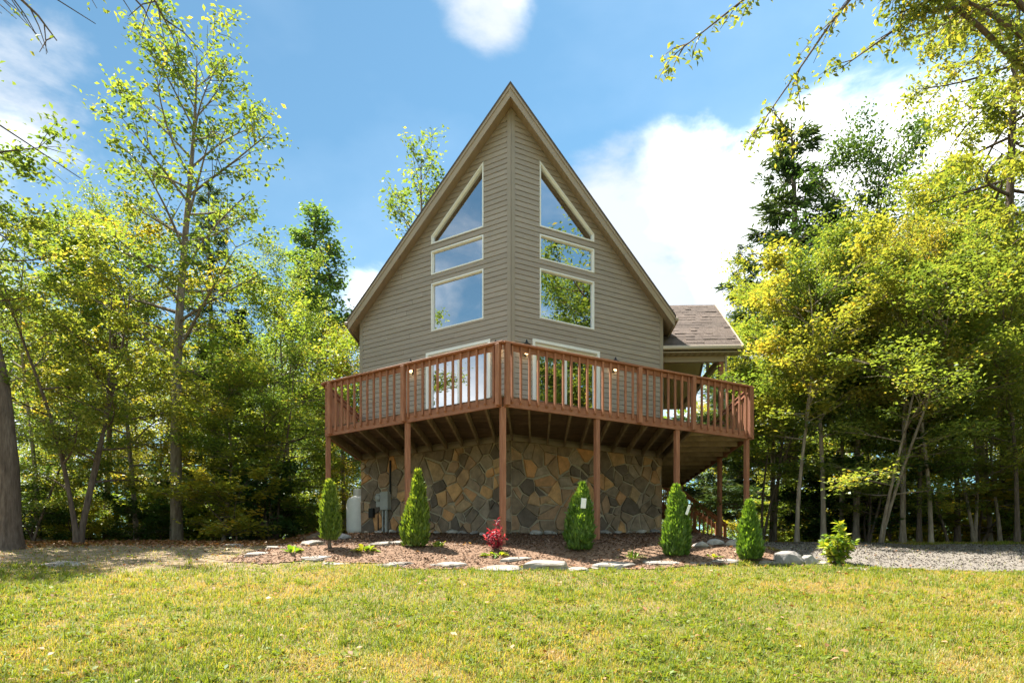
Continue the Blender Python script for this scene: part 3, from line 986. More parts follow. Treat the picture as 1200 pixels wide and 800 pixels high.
# porch roof on the right side: a small cross gable over the side deck
EV, RG, PE = 6.22 + EZ, 8.41 + EZ, 5.92
d_e, d_r, d_b = 2.32, 5.1, 7.9
pslope = (RG - EV) / (d_r - d_e)
for back in (0, 1):
    dd = lambda t: (d_e + (d_r - d_e) * t) if not back else (d_b - (d_b - d_r) * t)
    li = lambda t: 3.75 - 1.15 * t
    name = 'porch_roof'
    V = []
    for dz in (-0.10, -0.02):
        V += [H(li(0), dd(0), EV + dz), H(PE, dd(0), EV + dz), H(PE, dd(1), RG + dz), H(li(1), dd(1), RG + dz)]
    me = pydata(name, V, BOXF); fix_normals(me)
    pr = hpart(name, me, 'soffit_tan')
    NC = 15
    for i in range(NC):
        t0, t1 = i / NC, min(1, (i + 1.06) / NC)
        zt0, zt1 = EV + (RG - EV) * t0, EV + (RG - EV) * t1
        # the course is a run of tabs with little steps in their lower edge
        V, Fc = [], []
        l = li(t0) - 0.02 - random.random() * 0.2
        while l < PE:
            wtab = random.uniform(0.16, 0.34)
            a0, a1 = max(l, li(t0)), min(l + wtab - 0.006, PE + 0.02)
            l += wtab
            if a1 - a0 < 0.02: continue
            jz = random.choice((0, 0, 0.010)); jt = random.choice((0.0, 0.012, 0.0))
            b = len(V)
            lo = [H(a0, dd(t0 - jt * .6), zt0 - 0.012 + jz + 0.004), H(a1, dd(t0 - jt * .6), zt0 - 0.012 + jz + 0.004)]
            hi = [H(a1, dd(t1), zt1 - 0.006), H(a0, dd(t1), zt1 - 0.006)]
            dn = Vector((0, 0, -0.014))
            V += lo + hi + [v + dn for v in lo + hi]
            Fc += [tuple(b + q for q in f) for f in BOXF]
        me = pydata('shingle_course', V, Fc); fix_normals(me)
        hpart('shingle_course', me, 'shingle', pr)
    # sloping ceiling, eave fascia, gutter, verge boards
    V = []
    for dz in (-0.16, -0.14):
        V += [H(HWR + .02, dd(0.04), EV + dz), H(PE - 0.06, dd(0.04), EV + dz), H(PE - 0.06, dd(1), RG + dz - .06), H(HWR + .02, dd(1), RG + dz - .06)]
    me = pydata('porch_ceiling', V, BOXF); fix_normals(me)
    hpart('porch_ceiling', me, 'porch_tan', pr)
    s = -1 if not back else 1
    hpart('gutter', beam_mesh('gutter', H(li(0) + .1, dd(0) + s * 0.05, EV - 0.07), H(PE, dd(0) + s * 0.05, EV - 0.07), 0.10, 0.10, bevel=0.02), 'cream_trim', pr)
    hpart('verge_board', beam_mesh('verge_board', H(PE + 0.015, dd(0), EV - 0.09), H(PE + 0.015, dd(1), RG - 0.09), 0.03, 0.17), 'cream_trim', pr)
    # beam with a vented soffit in front of it
    db = d_e + 0.38 if not back else d_b - 0.38
    hpart('porch_beam', beam_mesh('porch_beam', H(HWR + .02, db, EV - 0.235), H(PE - 0.32, db, EV - 0.235), 0.12, 0.17), 'fascia_tan', pr)
    hpart('eave_soffit', beam_mesh('eave_soffit', H(HWR + .02, (dd(0) + db) / 2, EV - 0.16), H(PE - 0.02, (dd(0) + db) / 2, EV - 0.16), abs(db - dd(0)) - 0.02, 0.02), 'cream_trim', pr)
    for i in range(12):
        l0 = HWR + 0.12 + i * (PE - HWR - 0.2) / 12
        hpart('soffit_vent', beam_mesh('soffit_vent', H(l0, dd(0) - s * 0.06, EV - 0.175), H(l0, db + s * 0.07, EV - 0.175), 0.07, 0.008), 'fascia_tan', pr)
    hpart('porch_post', box_mesh('porch_post', *[0] * 6) if False else beam_mesh('porch_post', H(PE - 0.45, db, F + .001), H(PE - 0.45, db, EV - 0.321), 0.12, 0.12, up=AX, bevel=0.008), 'rail_wood')
# downpipe on the front porch corner
hpart('downpipe', beam_mesh('downpipe', H(PE - 0.34, d_e + 0.30, F), H(PE - 0.34, d_e + 0.30, EV - 0.15), 0.05, 0.05, up=AX), 'cream_trim')
hpart('gable_post', beam_mesh('gable_post', H(PE - 0.2, d_r, EV - 0.15), H(PE - 0.2, d_r, RG - 0.25), 0.08, 0.08, up=AX), 'fascia_tan')
hpart('gable_beam', beam_mesh('gable_beam', H(PE - 0.45, d_e + 0.46, EV - 0.235), H(PE - 0.45, d_b - 0.46, EV - 0.235), 0.11, 0.16), 'fascia_tan')

# services on the left stone face: meter box, conduits, black box
def wbox(name, s, z, w, h, n0, n1, mat, parent=None, fn=fnL):
    return hpart(name, prism_mesh(name, [[(s - w / 2, z + EZ - h / 2), (s + w / 2, z + EZ - h / 2), (s + w / 2, z + EZ + h / 2), (s - w / 2, z + EZ + h / 2)]], fn, n0, n1), mat, parent)

mb = wbox('meter_box', 3.72, 2.15, 0.26, 0.46, 0.028, 0.16, 'grey_metal')
me = lathe_mesh('meter_dial', [(0.0, 0.10), (0.075, 0.095), (0.085, 0.06), (0.085, 0.0)], 20)
rot = Vector((0, 0, 1)).rotation_difference(NL).to_matrix().to_4x4()
me.transform(Matrix.Translation(fnL(3.92, 2.24 + EZ, 0.10)) @ rot); hpart('meter_dial', me, 'grey_metal', mb)
wbox('meter_base', 3.95, 2.18, 0.18, 0.34, 0.028, 0.10, 'grey_metal', mb)
wbox('conduit', 3.70, 1.45, 0.06, 0.94, 0.05, 0.11, 'grey_metal', mb)
wbox('conduit', 3.83, 1.52, 0.035, 0.80, 0.05, 0.085, 'grey_metal', mb)
wbox('conduit', 3.60, 2.75, 0.035, 0.86, 0.03, 0.065, 'black_metal', mb)
wbox('cable_box', 4.22, 1.87, 0.15, 0.24, 0.028, 0.11, 'black_metal')
wbox('cable', 4.02, 1.62, 0.02, 0.55, 0.03, 0.05, 'black_metal')

# ------------------------------------------------------------------ the deck
D0, DLE, DRE = Vector((-0.17, 12.5, 0)), Vector((-4.14, 15.07, 0)), Vector((5.37, 15.35, 0))
LEND = DLE + AX * 2.96
SIDE = DRE + AX * 8.2
deck = thing('deck', (0.5, 14.5, F), 'reddish brown wooden deck on tall posts wrapping round the prow of the house', 'deck')
deck_inv = Matrix.Translation(-deck.location)


def dpart(name, me, mat, parent=None):
    me.transform(deck_inv)
    if not me.materials: me.materials.append(MATS[mat])
    return link(bpy.data.objects.new(name, me), parent or deck)


def dcopy(name, me, loc, rz, scale=(1, 1, 1)):
    o = bpy.data.objects.new(name, me)
    o.location = Vector(loc) - deck.location; o.rotation_euler = (0, 0, rz); o.scale = scale
    return link(o, deck)


# one baluster: square stick with its foot cut on the slant
bw = 0.019
bal = pydata('baluster', [(-bw, -bw, -0.105), (bw, -bw, -0.105), (bw, bw, -0.135), (-bw, bw, -0.135),
                          (-bw, -bw, 0.935), (bw, -bw, 0.935), (bw, bw, 0.935), (-bw, bw, 0.935)], BOXF)
for v in bal.vertices:                                            # outer side is -y: slanted cut runs down to the face
    pass
bal.materials.append(MATS['stained_wood'])
rpost = box_mesh('rail_post', -0.045, 0.045, -0.045, 0.045, -0.185, 0.94, bevel=0.006)
rpost.materials.append(MATS['stained_wood'])
EDGES = [(LEND, DLE), (DLE, D0), (D0, DRE), (DRE, SIDE)]
RAILTOP = 0.98
for ei, (p, q) in enumerate(EDGES):
    d = (q - p); ln = d.length; d = d.normalized()
    nrm = Vector((d.y, -d.x, 0))                                  # outward: right of travel, seen anticlockwise from the left end
    mid = (p + q) / 2
    if (mid - Vector((0.4, 17.5, 0))).dot(nrm) < 0: nrm = -nrm
    e0 = 0.0 if ei in (0,) else 0.0
    up = Vector((0, 0, 1))
    dpart('rim_board', beam_mesh('rim_board', p - nrm * 0.02 + up * (F - 0.1) + d * 0.03, q - nrm * 0.02 + up * (F - 0.1) - d * 0.03, 0.04, 0.2, bevel=0.004), 'rail_wood')
    dpart('rail_board', beam_mesh('rail_board', p - nrm * 0.02 + up * (F + RAILTOP - 0.085) + d * 0.03, q - nrm * 0.02 + up * (F + RAILTOP - 0.085) - d * 0.03, 0.036, 0.09, bevel=0.003), 'rail_wood')
    ext = 0.045
    dpart('rail_cap', beam_mesh('rail_cap', p + nrm * 0.01 + up * (F + RAILTOP - 0.019) - d * (0.0 if ei else 0), q + nrm * 0.01 + up * (F + RAILTOP - 0.019 - 0.002 * (ei % 2)) + d * ext * (ei in (1,)), 0.145, 0.036, bevel=0.005), 'rail_wood')
    rz = math.atan2(d.y, d.x)
    if (Vector((-math.sin(rz), math.cos(rz), 0))).dot(nrm) > 0: rz += math.pi
    posts = {0: (0.05,), 1: (0.045, 0.497, 0.985), 2: (0.012, 0.495, 0.724, 0.99), 3: (0.012, 0.27, 0.55, 0.8, 0.99)}[ei]
    for t in posts:
        c = p + d * (ln * t) + nrm * 0.045
        dcopy('rail_post', rpost, (c.x, c.y, F), rz)
    n = int(ln / 0.182)
    for i in range(1, n):
        t = i / n
        if any(abs(t - tp) * ln < 0.085 for tp in posts): continue
        c = p + d * (ln * t) + nrm * 0.0205
        dcopy('baluster', bal, (c.x, c.y, F), rz + math.pi * 0)

# floor boards, joists
def to2(v): w = v - PC; return (w.dot(RX), w.dot(AX))
A2 = {k: to2(v) for k, v in dict(D=D0, L=DLE, R=DRE, LE=LEND, S=SIDE).items()}
wl, wr = (-HWL, PDL), (HWR, PDR)
pieces = [([A2['D'], (0, 0), wl, A2['LE'], A2['L']], 'd'), ([A2['D'], A2['R'], (A2['R'][0] - .02, PDR), wr, (0, 0)], 'd'),
          ([wr, (A2['R'][0] - .02, PDR), A2['S'], (HWR, A2['S'][1])], 'l')]
for poly, ax in pieces:
    k = 1 if ax == 'd' else 0
    lo, hi = min(p[k] for p in poly), max(p[k] for p in poly)
    n = int((hi - lo) / 0.146) + 1
    for i in range(n):
        a, b = lo + i * 0.146, lo + i * 0.146 + 0.140
        strip = [(-9, a), (9, a), (9, b), (-9, b)] if ax == 'd' else [(a, -9), (b, -9), (b, 19), (a, 19)]
        c = clip_convex(strip, poly)
        if len(c) < 3: continue
        me = prism_mesh('floor_board', [c], lambda s, z, nn: H(s, z, nn), F - 0.03, F)
        dpart('floor_board', me, 'deck_board')


def edge_d(e0, e1, l):
    t = (l - e0[0]) / (e1[0] - e0[0]); return e0[1] + (e1[1] - e0[1]) * t


JT, JB = F - 0.032, F - 0.195
l = -HWL + 0.03
while l < HWR + 0.01:
    front = edge_d(A2['L'], A2['D'], l) if l < A2['D'][0] else edge_d(A2['D'], A2['R'], l)
    rear = edge_d(wl, (0, 0), l) if l < 0 else edge_d((0, 0), wr, l)
    if l > -HWL and rear - front > 0.3:
        dpart('joist', beam_mesh('joist', H(l, front + 0.06, (JT + JB) / 2), H(l, rear - 0.05, (JT + JB) / 2), 0.04, JT - JB), 'raw_joist')
    l += 0.405
dpart('joist', beam_mesh('joist', H(HWR + 0.05, edge_d(A2['D'], A2['R'], HWR + .05) + 0.06, (JT + JB) / 2), H(HWR + 0.05, A2['S'][1], (JT + JB) / 2), 0.045, JT - JB), 'raw_joist')
dd = -1.1
while dd < A2['S'][1]:
    # right end of this joist: rim on the front diagonal or on the side
    lr = A2['R'][0] + (A2['S'][0] - A2['R'][0]) * (dd - A2['R'][1]) / (A2['S'][1] - A2['R'][1])
    if dd < A2['R'][1]: lr = A2['D'][0] + (A2['R'][0] - A2['D'][0]) * (dd - A2['D'][1]) / (A2['R'][1] - A2['D'][1])
    if lr - HWR > 0.25:
        dpart('joist', beam_mesh('joist', H(HWR + 0.08, dd, (JT + JB) / 2), H(lr - 0.06, dd, (JT + JB) / 2), 0.04, JT - JB), 'raw_joist')
    dd += 0.62
for (e, a0) in (((wl, (0, 0)), NL), (((0, 0), wr), NR)):
    pass


def dpost(c):
    g = gz(c.x, c.y) - 0.1
    me = beam_mesh('support_post', Vector((c.x, c.y, g)), Vector((c.x, c.y, F - 0.201)), 0.096, 0.096, up=NR, bevel=0.006)
    dpart('support_post', me, 'stained_wood')


ins = lambda p, q, t: p + (q - p) * t
inn = Vector((0.0, 0.07, 0))
for c in (DLE + Vector((0.07, 0.04, 0)), ins(D0, DLE, 0.49) + inn, D0 + Vector((0, 0.08, 0)), ins(D0, DRE, 0.334) + inn, ins(D0, DRE, 0.66) + inn,
          DRE + Vector((-0.08, 0.05, 0)), DRE + AX * 2.3 - RX * 0.08, DRE + AX * 7.0 - RX * 0.08, ins(DRE, SIDE, 0.99) - RX * 1.4):
    dpost(c)

# ------------------------------------------------------------------ stairs behind, going down to the right
st0, st1 = Vector((4.55, 23.75, F)), Vector((7.45, 23.75, 2.78))
stair = thing('staircase', (6.9, 23.9, gz(6.9, 23.9)), 'reddish wooden staircase with railing going down behind the side deck', 'staircase')
sinv = Matrix.Translation(-stair.location)
def spart(name, me, mat):
    me.transform(sinv); me.materials.append(MATS[mat]); return link(bpy.data.objects.new(name, me), stair)
NT = 12
run = (st1.x - st0.x) / NT; rise = (st0.z - st1.z) / NT
for i in range(NT):
    x, z = st0.x + run * (i + 0.5), st0.z - rise * (i + 1)
    spart('tread', box_mesh('tread', x - .14, x + .14, 23.80, 24.7, z - 0.04, z, bevel=.004), 'rail_wood')
for y in (23.76, 24.74):
    spart('stringer', beam_mesh('stringer', (st0.x, y, st0.z - 0.22), (st1.x, y, st1.z - 0.18), 0.04, 0.26), 'rail_wood')
    spart('handrail', beam_mesh('handrail', (st0.x, y, st0.z + 0.86), (st1.x + .05, y, st1.z + 0.90), 0.12, 0.04), 'rail_wood')
    spart('rail_board', beam_mesh('rail_board', (st0.x, y, st0.z + 0.79), (st1.x, y, st1.z + 0.83), 0.036, 0.085), 'rail_wood')
    for i in range(20):
        t = (i + .5) / 20
        x = st0.x + (st1.x - st0.x) * t; z = st0.z + (st1.z - st0.z) * t
        spart('baluster', box_mesh('baluster', x - .019, x + .019, y - .052, y - .018, z - 0.25, z + 0.80), 'stained_wood')
    for t in (0.02, 0.62, 0.985):
        x = st0.x + (st1.x - st0.x) * t; z = st0.z + (st1.z - st0.z) * t
        spart('newel', box_mesh('newel', x - .048, x + .048, y - .05, y + .046, gz(x, y) - 0.08, z + 0.86), 'stained_wood')

# ------------------------------------------------------------------ gas tank behind the left corner
tx, ty = -4.22, 18.8
tz = gz(tx, ty)
tank = thing('gas_tank', (tx, ty, tz), 'tall white gas cylinder standing behind the left stone corner', 'gas tank')
prof = [(0.0, 0.16), (0.2, 0.17), (0.30, 0.22), (0.335, 0.32), (0.335, 1.02), (0.31, 1.13), (0.24, 1.21), (0.14, 1.25), (0.0, 1.255)]
mesh_obj('cylinder', lathe_mesh('cylinder', prof, 32), 'tank_white', tank)
mesh_obj('foot_ring', lathe_mesh('foot_ring', [(0.23, -0.1), (0.25, -0.1), (0.25, 0.2), (0.23, 0.2), (0.23, -0.1)], 24), 'black_metal', tank)
mesh_obj('collar', lathe_mesh('collar', [(0.13, 1.22), (0.15, 1.22), (0.15, 1.42), (0.16, 1.44), (0.14, 1.44), (0.13, 1.42), (0.13, 1.22)], 20), 'tank_white', tank)
mesh_obj('valve', lathe_mesh('valve', [(0.0, 1.24), (0.03, 1.24), (0.03, 1.33), (0.045, 1.34), (0.045, 1.37), (0.0, 1.38)], 12), 'grey_metal', tank)

# ------------------------------------------------------------------ trees
def tube_arrays(paths, sides):
    """Tapered tubes round polylines: list of (points (n,3), radii (n,))."""
    VV, QQ, off = [], [], 0
    for pts, rad, sd in paths:
        pts = np.asarray(pts, float); rad = np.asarray(rad, float); n = len(pts)
        sd = sd or sides
        T = np.gradient(pts, axis=0); T /= np.linalg.norm(T, axis=1, keepdims=True) + 1e-9
        ref = np.where(np.abs(T[:, 2:3]) > 0.9, np.array([[1.0, 0.13, 0]]), np.array([[0, 0.1, 1.0]]))
        A = np.cross(T, ref); A /= np.linalg.norm(A, axis=1, keepdims=True) + 1e-9
        B = np.cross(T, A)
        ang = np.arange(sd) * 2 * np.pi / sd
        R = A[:, None] * np.cos(ang)[None, :, None] + B[:, None] * np.sin(ang)[None, :, None]
        rr = np.repeat(rad[:, None], sd, 1)
        if sd >= 9:                                               # ridged, uneven bark on the bigger stems
            jj, ii = np.meshgrid(np.arange(n), np.arange(sd), indexing='ij')
            rr = rr * (0.90 + 0.22 * hash2(ii, jj // 2, 5) * 0.6 + 0.10 * hash2(ii, jj * 0, 9))
        VV.append((pts[:, None] + R * rr[:, :, None]).reshape(-1, 3))
        i, j = np.meshgrid(np.arange(sd), np.arange(n - 1))
        i, j = i.ravel(), j.ravel(); i2 = (i + 1) % sd
        QQ.append(np.stack([off + j * sd + i, off + j * sd + i2, off + (j + 1) * sd + i2, off + (j + 1) * sd + i], -1))
        off += n * sd
    return np.concatenate(VV), np.concatenate(QQ)


def leaf_mesh(name, pos, size, rng, tint, aspect=0.55, flat=1.2, droop=0.35, axis=None, fold=0.12):
    """One small folded blade per position (4 corners, one quad)."""
    n = len(pos)
    nrm = rng.normal(size=(n, 3)); nrm[:, 2] = np.abs(nrm[:, 2]) + flat
    nrm /= np.linalg.norm(nrm, axis=1, keepdims=True)
    if axis is None:
        ax = rng.normal(size=(n, 3)); ax[:, 2] -= droop
    else:
        ax = axis + rng.normal(size=(n, 3)) * 0.35
    ax -= nrm * np.sum(ax * nrm, 1, keepdims=True)
    ax /= np.linalg.norm(ax, axis=1, keepdims=True) + 1e-9
    sd = np.cross(nrm, ax)
    L = (size * rng.uniform(0.65, 1.25, n))[:, None]
    W = L * aspect * 0.5
    up = nrm * L * fold
    V = np.stack([pos, pos + ax * L * 0.48 + sd * W + up, pos + ax * L, pos + ax * L * 0.48 - sd * W + up], 1).reshape(-1, 3)
    b = np.arange(n) * 4
    return fast_mesh(name, V, quads=np.stack([b, b + 1, b + 2, b + 3], -1), tint=tint)


def gen_tree(seed, H=10.0, r0=0.14, cb=0.3, spread=2.6, nb=22, elev=35.0, nleaf=12000, leaf=0.14, sigma=0.16, lean=(0, 0), wob=0.25,
             prof=None, aspect=0.55, flat=1.2, kind='leafy', stems=1, tint0=0.5, tintv=0.25, sides=7, flare=1.5, bend=0.15, tipleaf=1.0, lexp=1.2):
    rng = np.random.default_rng(seed)
    prof = prof or (lambda t: (0.45 + 0.55 * math.sin(math.pi * min(1, 0.25 + 0.75 * t))) * (1 - 0.55 * t ** 2.2))
    paths, seg0, seg1, segw, segc = [], [], [], [], []
    for st in range(stems):
        n = 14 if sides < 10 else 40
        tt = np.linspace(0, 1, n)
        az0 = rng.uniform(0, 6.28)
        off = 0.0 if stems == 1 else 0.22 * H
        w1, w2 = rng.uniform(0, 6.28, 2)
        px = wob * (np.sin(tt * 4.2 + w1) - math.sin(w1)) * tt + lean[0] * tt ** lexp + off * tt ** 1.1 * math.cos(az0 + st * 6.28 / stems)
        py = wob * (np.sin(tt * 3.7 + w2) - math.sin(w2)) * tt + lean[1] * tt ** lexp + off * tt ** 1.1 * math.sin(az0 + st * 6.28 / stems)
        hs = H * (1.0 if st == 0 else rng.uniform(0.7, 0.95))
        trunk = np.stack([px, py, -0.15 + tt * (hs + 0.15)], 1)
        rr = r0 * (0.75 if stems > 1 else 1) * ((1 - tt) ** 0.75 * 0.94 + 0.05) * (1 + (flare - 1) * np.exp(-tt * hs / 0.28))
        paths.append((trunk, rr, sides + (3 if sides < 10 else 10)))
        nbs = max(5, nb // stems)
        for i in range(nbs):
            u = (i + rng.uniform(0.1, 0.9)) / nbs
            t = cb + (0.985 - cb) * u
            k = t * (n - 1); i0 = min(n - 2, int(k)); base = trunk[i0] + (trunk[i0 + 1] - trunk[i0]) * (k - i0)
            rb = np.interp(t, tt, rr)
            az = i * 2.399 + rng.uniform(-0.5, 0.5) + st
            ln = spread * prof(u) * rng.uniform(0.7, 1.2)
            el = math.radians(elev * (0.55 + 0.75 * u) + rng.uniform(-12, 12))
            if kind == 'conifer': el = math.radians(elev + 30 * u ** 2 + rng.uniform(-6, 6))
            m = 7
            ss = np.linspace(0, 1, m)
            dirh = np.array([math.cos(az), math.sin(az), 0])
            perp = np.array([-math.sin(az), math.cos(az), 0])
            curve = bend * ss ** 2 * rng.uniform(-1.0, 1.4)
            bp = base + np.outer(ss * ln * math.cos(el), dirh) + np.outer(rng.uniform(-.12, .12) * ln * np.sin(ss * 3.0), perp)
            bp[:, 2] += ss * ln * math.sin(el) + curve * ln
            r1 = min(rb * 0.5, 0.010 + 0.011 * ln)
            paths.append((bp, r1 * (1 - ss) ** 0.8 + 0.004, 5))
            ns = int(4 + ln * (3.2 if kind != 'conifer' else 6))
            for j in range(ns):
                s = rng.uniform(0.22, 1.0)
                k2 = s * (m - 1); j0 = min(m - 2, int(k2)); b2 = bp[j0] + (bp[j0 + 1] - bp[j0]) * (k2 - j0)
                ta = bp[j0 + 1] - bp[j0]; ta = ta / (np.linalg.norm(ta) + 1e-9)
                side = perp * rng.choice((-1, 1))
                dv = ta * rng.uniform(0.35, 1.0) + side * rng.uniform(0.4, 1.1) + np.array([0, 0, rng.uniform(-0.25, 0.45)])
                if kind == 'conifer': dv[2] = rng.uniform(-0.25, 0.1)
                dv /= np.linalg.norm(dv)
                l2 = (0.5 * ln * (1 - 0.6 * s) + 0.22) * rng.uniform(0.6, 1.2)
                e = b2 + dv * l2
                mid = (b2 + e) / 2 + np.array([0, 0, 0.06 * l2])
                paths.append((np.array([b2, mid, e]), np.array([0.007 + 0.004 * l2, 0.006, 0.003]), 3))
                c = rng.normal()
                w = l2 * (0.25 + (rng.random() < 0.75) * rng.uniform(0.6, 1.5))
                seg0.append(b2 + (e - b2) * 0.2); seg1.append(e); segw.append(w); segc.append(c)
    seg0, seg1, segw, segc = map(np.array, (seg0, seg1, segw, segc))
    q = rng.choice(len(segw), nleaf, p=segw / segw.sum())
    s = rng.random(nleaf) ** (1 / 1.3)
    pos = seg0[q] + (seg1[q] - seg0[q]) * s[:, None]
    sg = sigma * np.array([1, 1, 0.6])
    pos = pos + rng.normal(size=(nleaf, 3)) * sg
    tint = np.clip(tint0 + segc[q] * tintv * 0.6 + rng.normal(size=nleaf) * tintv * 0.7, 0, 1)
    V, Q = tube_arrays(paths, sides)
    tm = fast_mesh('trunk', V, quads=Q, smooth=True)
    axis = None
    if kind == 'conifer':
        dv = seg1 - seg0; dv /= np.linalg.norm(dv, axis=1, keepdims=True); axis = dv[q] * 0.8
    cm = leaf_mesh('crown', pos, leaf, rng, tint, aspect=aspect, flat=flat, axis=axis)
    return tm, cm


PROTO = {}


def proto(key, bark, leafm, **kw):
    tm, cm = gen_tree(**kw)
    tm.materials.append(MATS[bark]); cm.materials.append(MATS[leafm])
    PROTO[key] = (tm, cm, kw.get('H', 10.0))


def place_tree(key, x, y, h, rz, label, name='tree', cat='tree', group=None, col=(1, 1, 1), wide=1.0, z=None, leafmat=None, bark=None):
    tm, cm, H0 = PROTO[key]
    s = h / H0
    t = thing(name, (x, y, (gz(x, y) if z is None else z)), label, cat, group, rz)
    a = bpy.data.objects.new('trunk', tm); link(a, t); a.scale = (s * wide, s * wide, s)
    b = bpy.data.objects.new('crown', cm); link(b, t); b.scale = (s * wide, s * wide, s); b.color = (*col, 1)
    for o, mt in ((a, bark), (b, leafmat)):
        if mt:
            o.material_slots[0].link = 'OBJECT'; o.material_slots[0].material = MATS[mt]
    return t


def px_x(u, y): return (u - 600) / 800 * y
def top_h(v, y): return (685 - v) * y / 800 - 1.12


oval = lambda t: 0.35 + 0.65 * math.sin(math.pi * (0.12 + 0.80 * t))
column = lambda t: 0.55 + 0.45 * math.sin(math.pi * (0.1 + 0.85 * t)) - 0.35 * t ** 3
cone = lambda t: 1.02 - 0.95 * t ** 0.85
umbrella = lambda t: 0.6 + 0.5 * t - 0.35 * t ** 3

# forest kinds, shared by many trees
proto('wood_a', 'bark_grey', 'leaf', seed=1, H=11, r0=0.15, cb=0.30, spread=2.9, nb=26, elev=32, nleaf=24000, leaf=0.122, sigma=0.22, prof=oval)
proto('wood_b', 'bark_brown', 'leaf', seed=2, H=11, r0=0.13, cb=0.38, spread=2.6, nb=24, elev=38, nleaf=19000, leaf=0.122, sigma=0.22, prof=oval, wob=.18)
proto('wood_c', 'bark_grey', 'leaf', seed=3, H=11, r0=0.12, cb=0.25, spread=3.2, nb=26, elev=22, nleaf=21000, leaf=0.12, sigma=0.2, flat=1.8, prof=umbrella)
proto('layer_a', 'bark_grey', 'leaf', seed=4, H=6.5, r0=0.06, cb=0.22, spread=2.4, nb=26, elev=14, nleaf=14000, leaf=0.10, sigma=0.14, flat=2.4, prof=umbrella, wob=.35)
proto('layer_b', 'bark_brown', 'leaf', seed=5, H=6.5, r0=0.055, cb=0.18, spread=2.2, nb=24, elev=20, nleaf=13000, leaf=0.10, sigma=0.15, flat=1.8, stems=2, prof=oval)
proto('layer_c', 'bark_pale', 'leaf', seed=6, H=6.5, r0=0.05, cb=0.40, spread=2.0, nb=20, elev=24, nleaf=11500, leaf=0.11, sigma=0.13, flat=1.8, prof=umbrella, wob=.2)
proto('wood_d', 'bark_brown', 'leaf', seed=14, H=11, r0=0.11, cb=0.30, spread=2.4, nb=26, elev=30, nleaf=9000, leaf=0.13, sigma=0.22, prof=oval, wob=.35)
proto('bush_a', 'bark_brown', 'leaf', seed=7, H=2.2, r0=0.03, cb=0.05, spread=1.1, nb=18, elev=30, nleaf=4500, leaf=0.11, sigma=0.10, flat=1.4, stems=3, prof=oval, tipleaf=1)
proto('bush_b', 'bark_brown', 'leaf', seed=8, H=2.0, r0=0.025, cb=0.08, spread=1.2, nb=16, elev=16, nleaf=4000, leaf=0.12, sigma=0.09, flat=2.0, stems=2, prof=umbrella)
proto('hemlock', 'bark_brown', 'needle', seed=9, H=18, r0=0.2, cb=0.12, spread=3.3, nb=64, elev=2, nleaf=56000, leaf=0.24, sigma=0.10, aspect=0.22, flat=1.6, kind='conifer', prof=cone, wob=.15, bend=.1)
proto('poplar', 'bark_grey', 'leaf', seed=10, H=15, r0=0.16, cb=0.2, spread=1.9, nb=44, elev=50, nleaf=17000, leaf=0.16, sigma=0.16, prof=column, tint0=.35)

# --- trees with a look of their own, left of the house
proto('hero', 'bark_grey', 'leaf', seed=23, H=11.4, r0=0.14, cb=0.36, spread=2.9, nb=32, elev=38, nleaf=9000, leaf=0.125, sigma=0.14, prof=lambda t: 0.95 - 0.42 * t ** 2, wob=.22, flare=1.35, tint0=.5, sides=10)
X, Y = px_x(207, 18.6), 18.6
place_tree('hero', X, Y, 13.2, 0.6, 'tall slender grey-barked tree with sparse leaves rising left of the house', 'slender_tree')
proto('thick', 'bark_brown', 'leaf', seed=12, H=11, r0=0.23, cb=0.46, spread=2.3, nb=18, elev=10, nleaf=7000, leaf=0.14, sigma=0.15, prof=oval, lean=(-4.6, 0.2), lexp=2.6, wob=.08, flare=1.45, sides=12)
place_tree('thick', px_x(10, 14.0), 14.0, 11, 0, 'thick dark trunk flaring at its foot, cut by the left photo edge', 'thick_tree')
proto('fork', 'bark_brown', 'leaf_yellow', seed=13, H=7.2, r0=0.10, cb=0.20, spread=2.5, nb=30, elev=18, nleaf=12000, leaf=0.13, sigma=0.13, flat=2.0, stems=3, prof=umbrella, wob=.3, flare=1.9, tint0=.4)
place_tree('fork', px_x(92, 15.6), 15.6, 6.8, 1.0, 'small forked tree with yellow-green leaves right of the thick trunk', 'forked_tree', wide=.82)
place_tree('layer_a', px_x(160, 20.8), 20.8, top_h(305, 20.8), 2.0, 'young tree with yellowing upper leaves just left of the slender grey tree', 'young_tree', leafmat='leaf_yellow', col=(1.15, 1, .8))
place_tree('layer_c', px_x(45, 18.0), 18.0, top_h(285, 18), 0.3, 'pale thin tree with loose crown behind the thick left trunk', 'thin_tree')
place_tree('wood_b', px_x(125, 22.0), 22.0, top_h(260, 22), 4.0, 'airy tree whose top twigs show behind the forked tree', 'airy_tree', wide=.8)
place_tree('hemlock', px_x(252, 25.0), 25.0, top_h(215, 25), 1.0, 'dark evergreen showing between the slender grey tree and the poplar', 'evergreen_tree', wide=1.0)
place_tree('layer_b', px_x(300, 19.5), 19.5, top_h(330, 19.5), 2.5, 'bushy bright green tree right of the slender grey tree', 'bushy_tree', leafmat='leaf_yellow', col=(.85, 1, .9))
place_tree('wood_c', px_x(340, 24), 24.0, top_h(330, 24), 1.5, 'rounded mid green tree left of the poplar', 'rounded_tree', wide=.75)
place_tree('poplar', px_x(380, 30), 30.0, top_h(240, 30), 0.0, 'tall narrow grey-green poplar standing clear left of the roof', 'poplar_tree', col=(.95, 1.05, 1.4), wide=1.25)
place_tree('wood_a', px_x(404, 23), 23.0, top_h(395, 23), 3.0, 'yellow-green tree close beside the left eave of the house', 'yellow_tree', leafmat='leaf_yellow', col=(1.2, 1.05, .8), wide=.8)
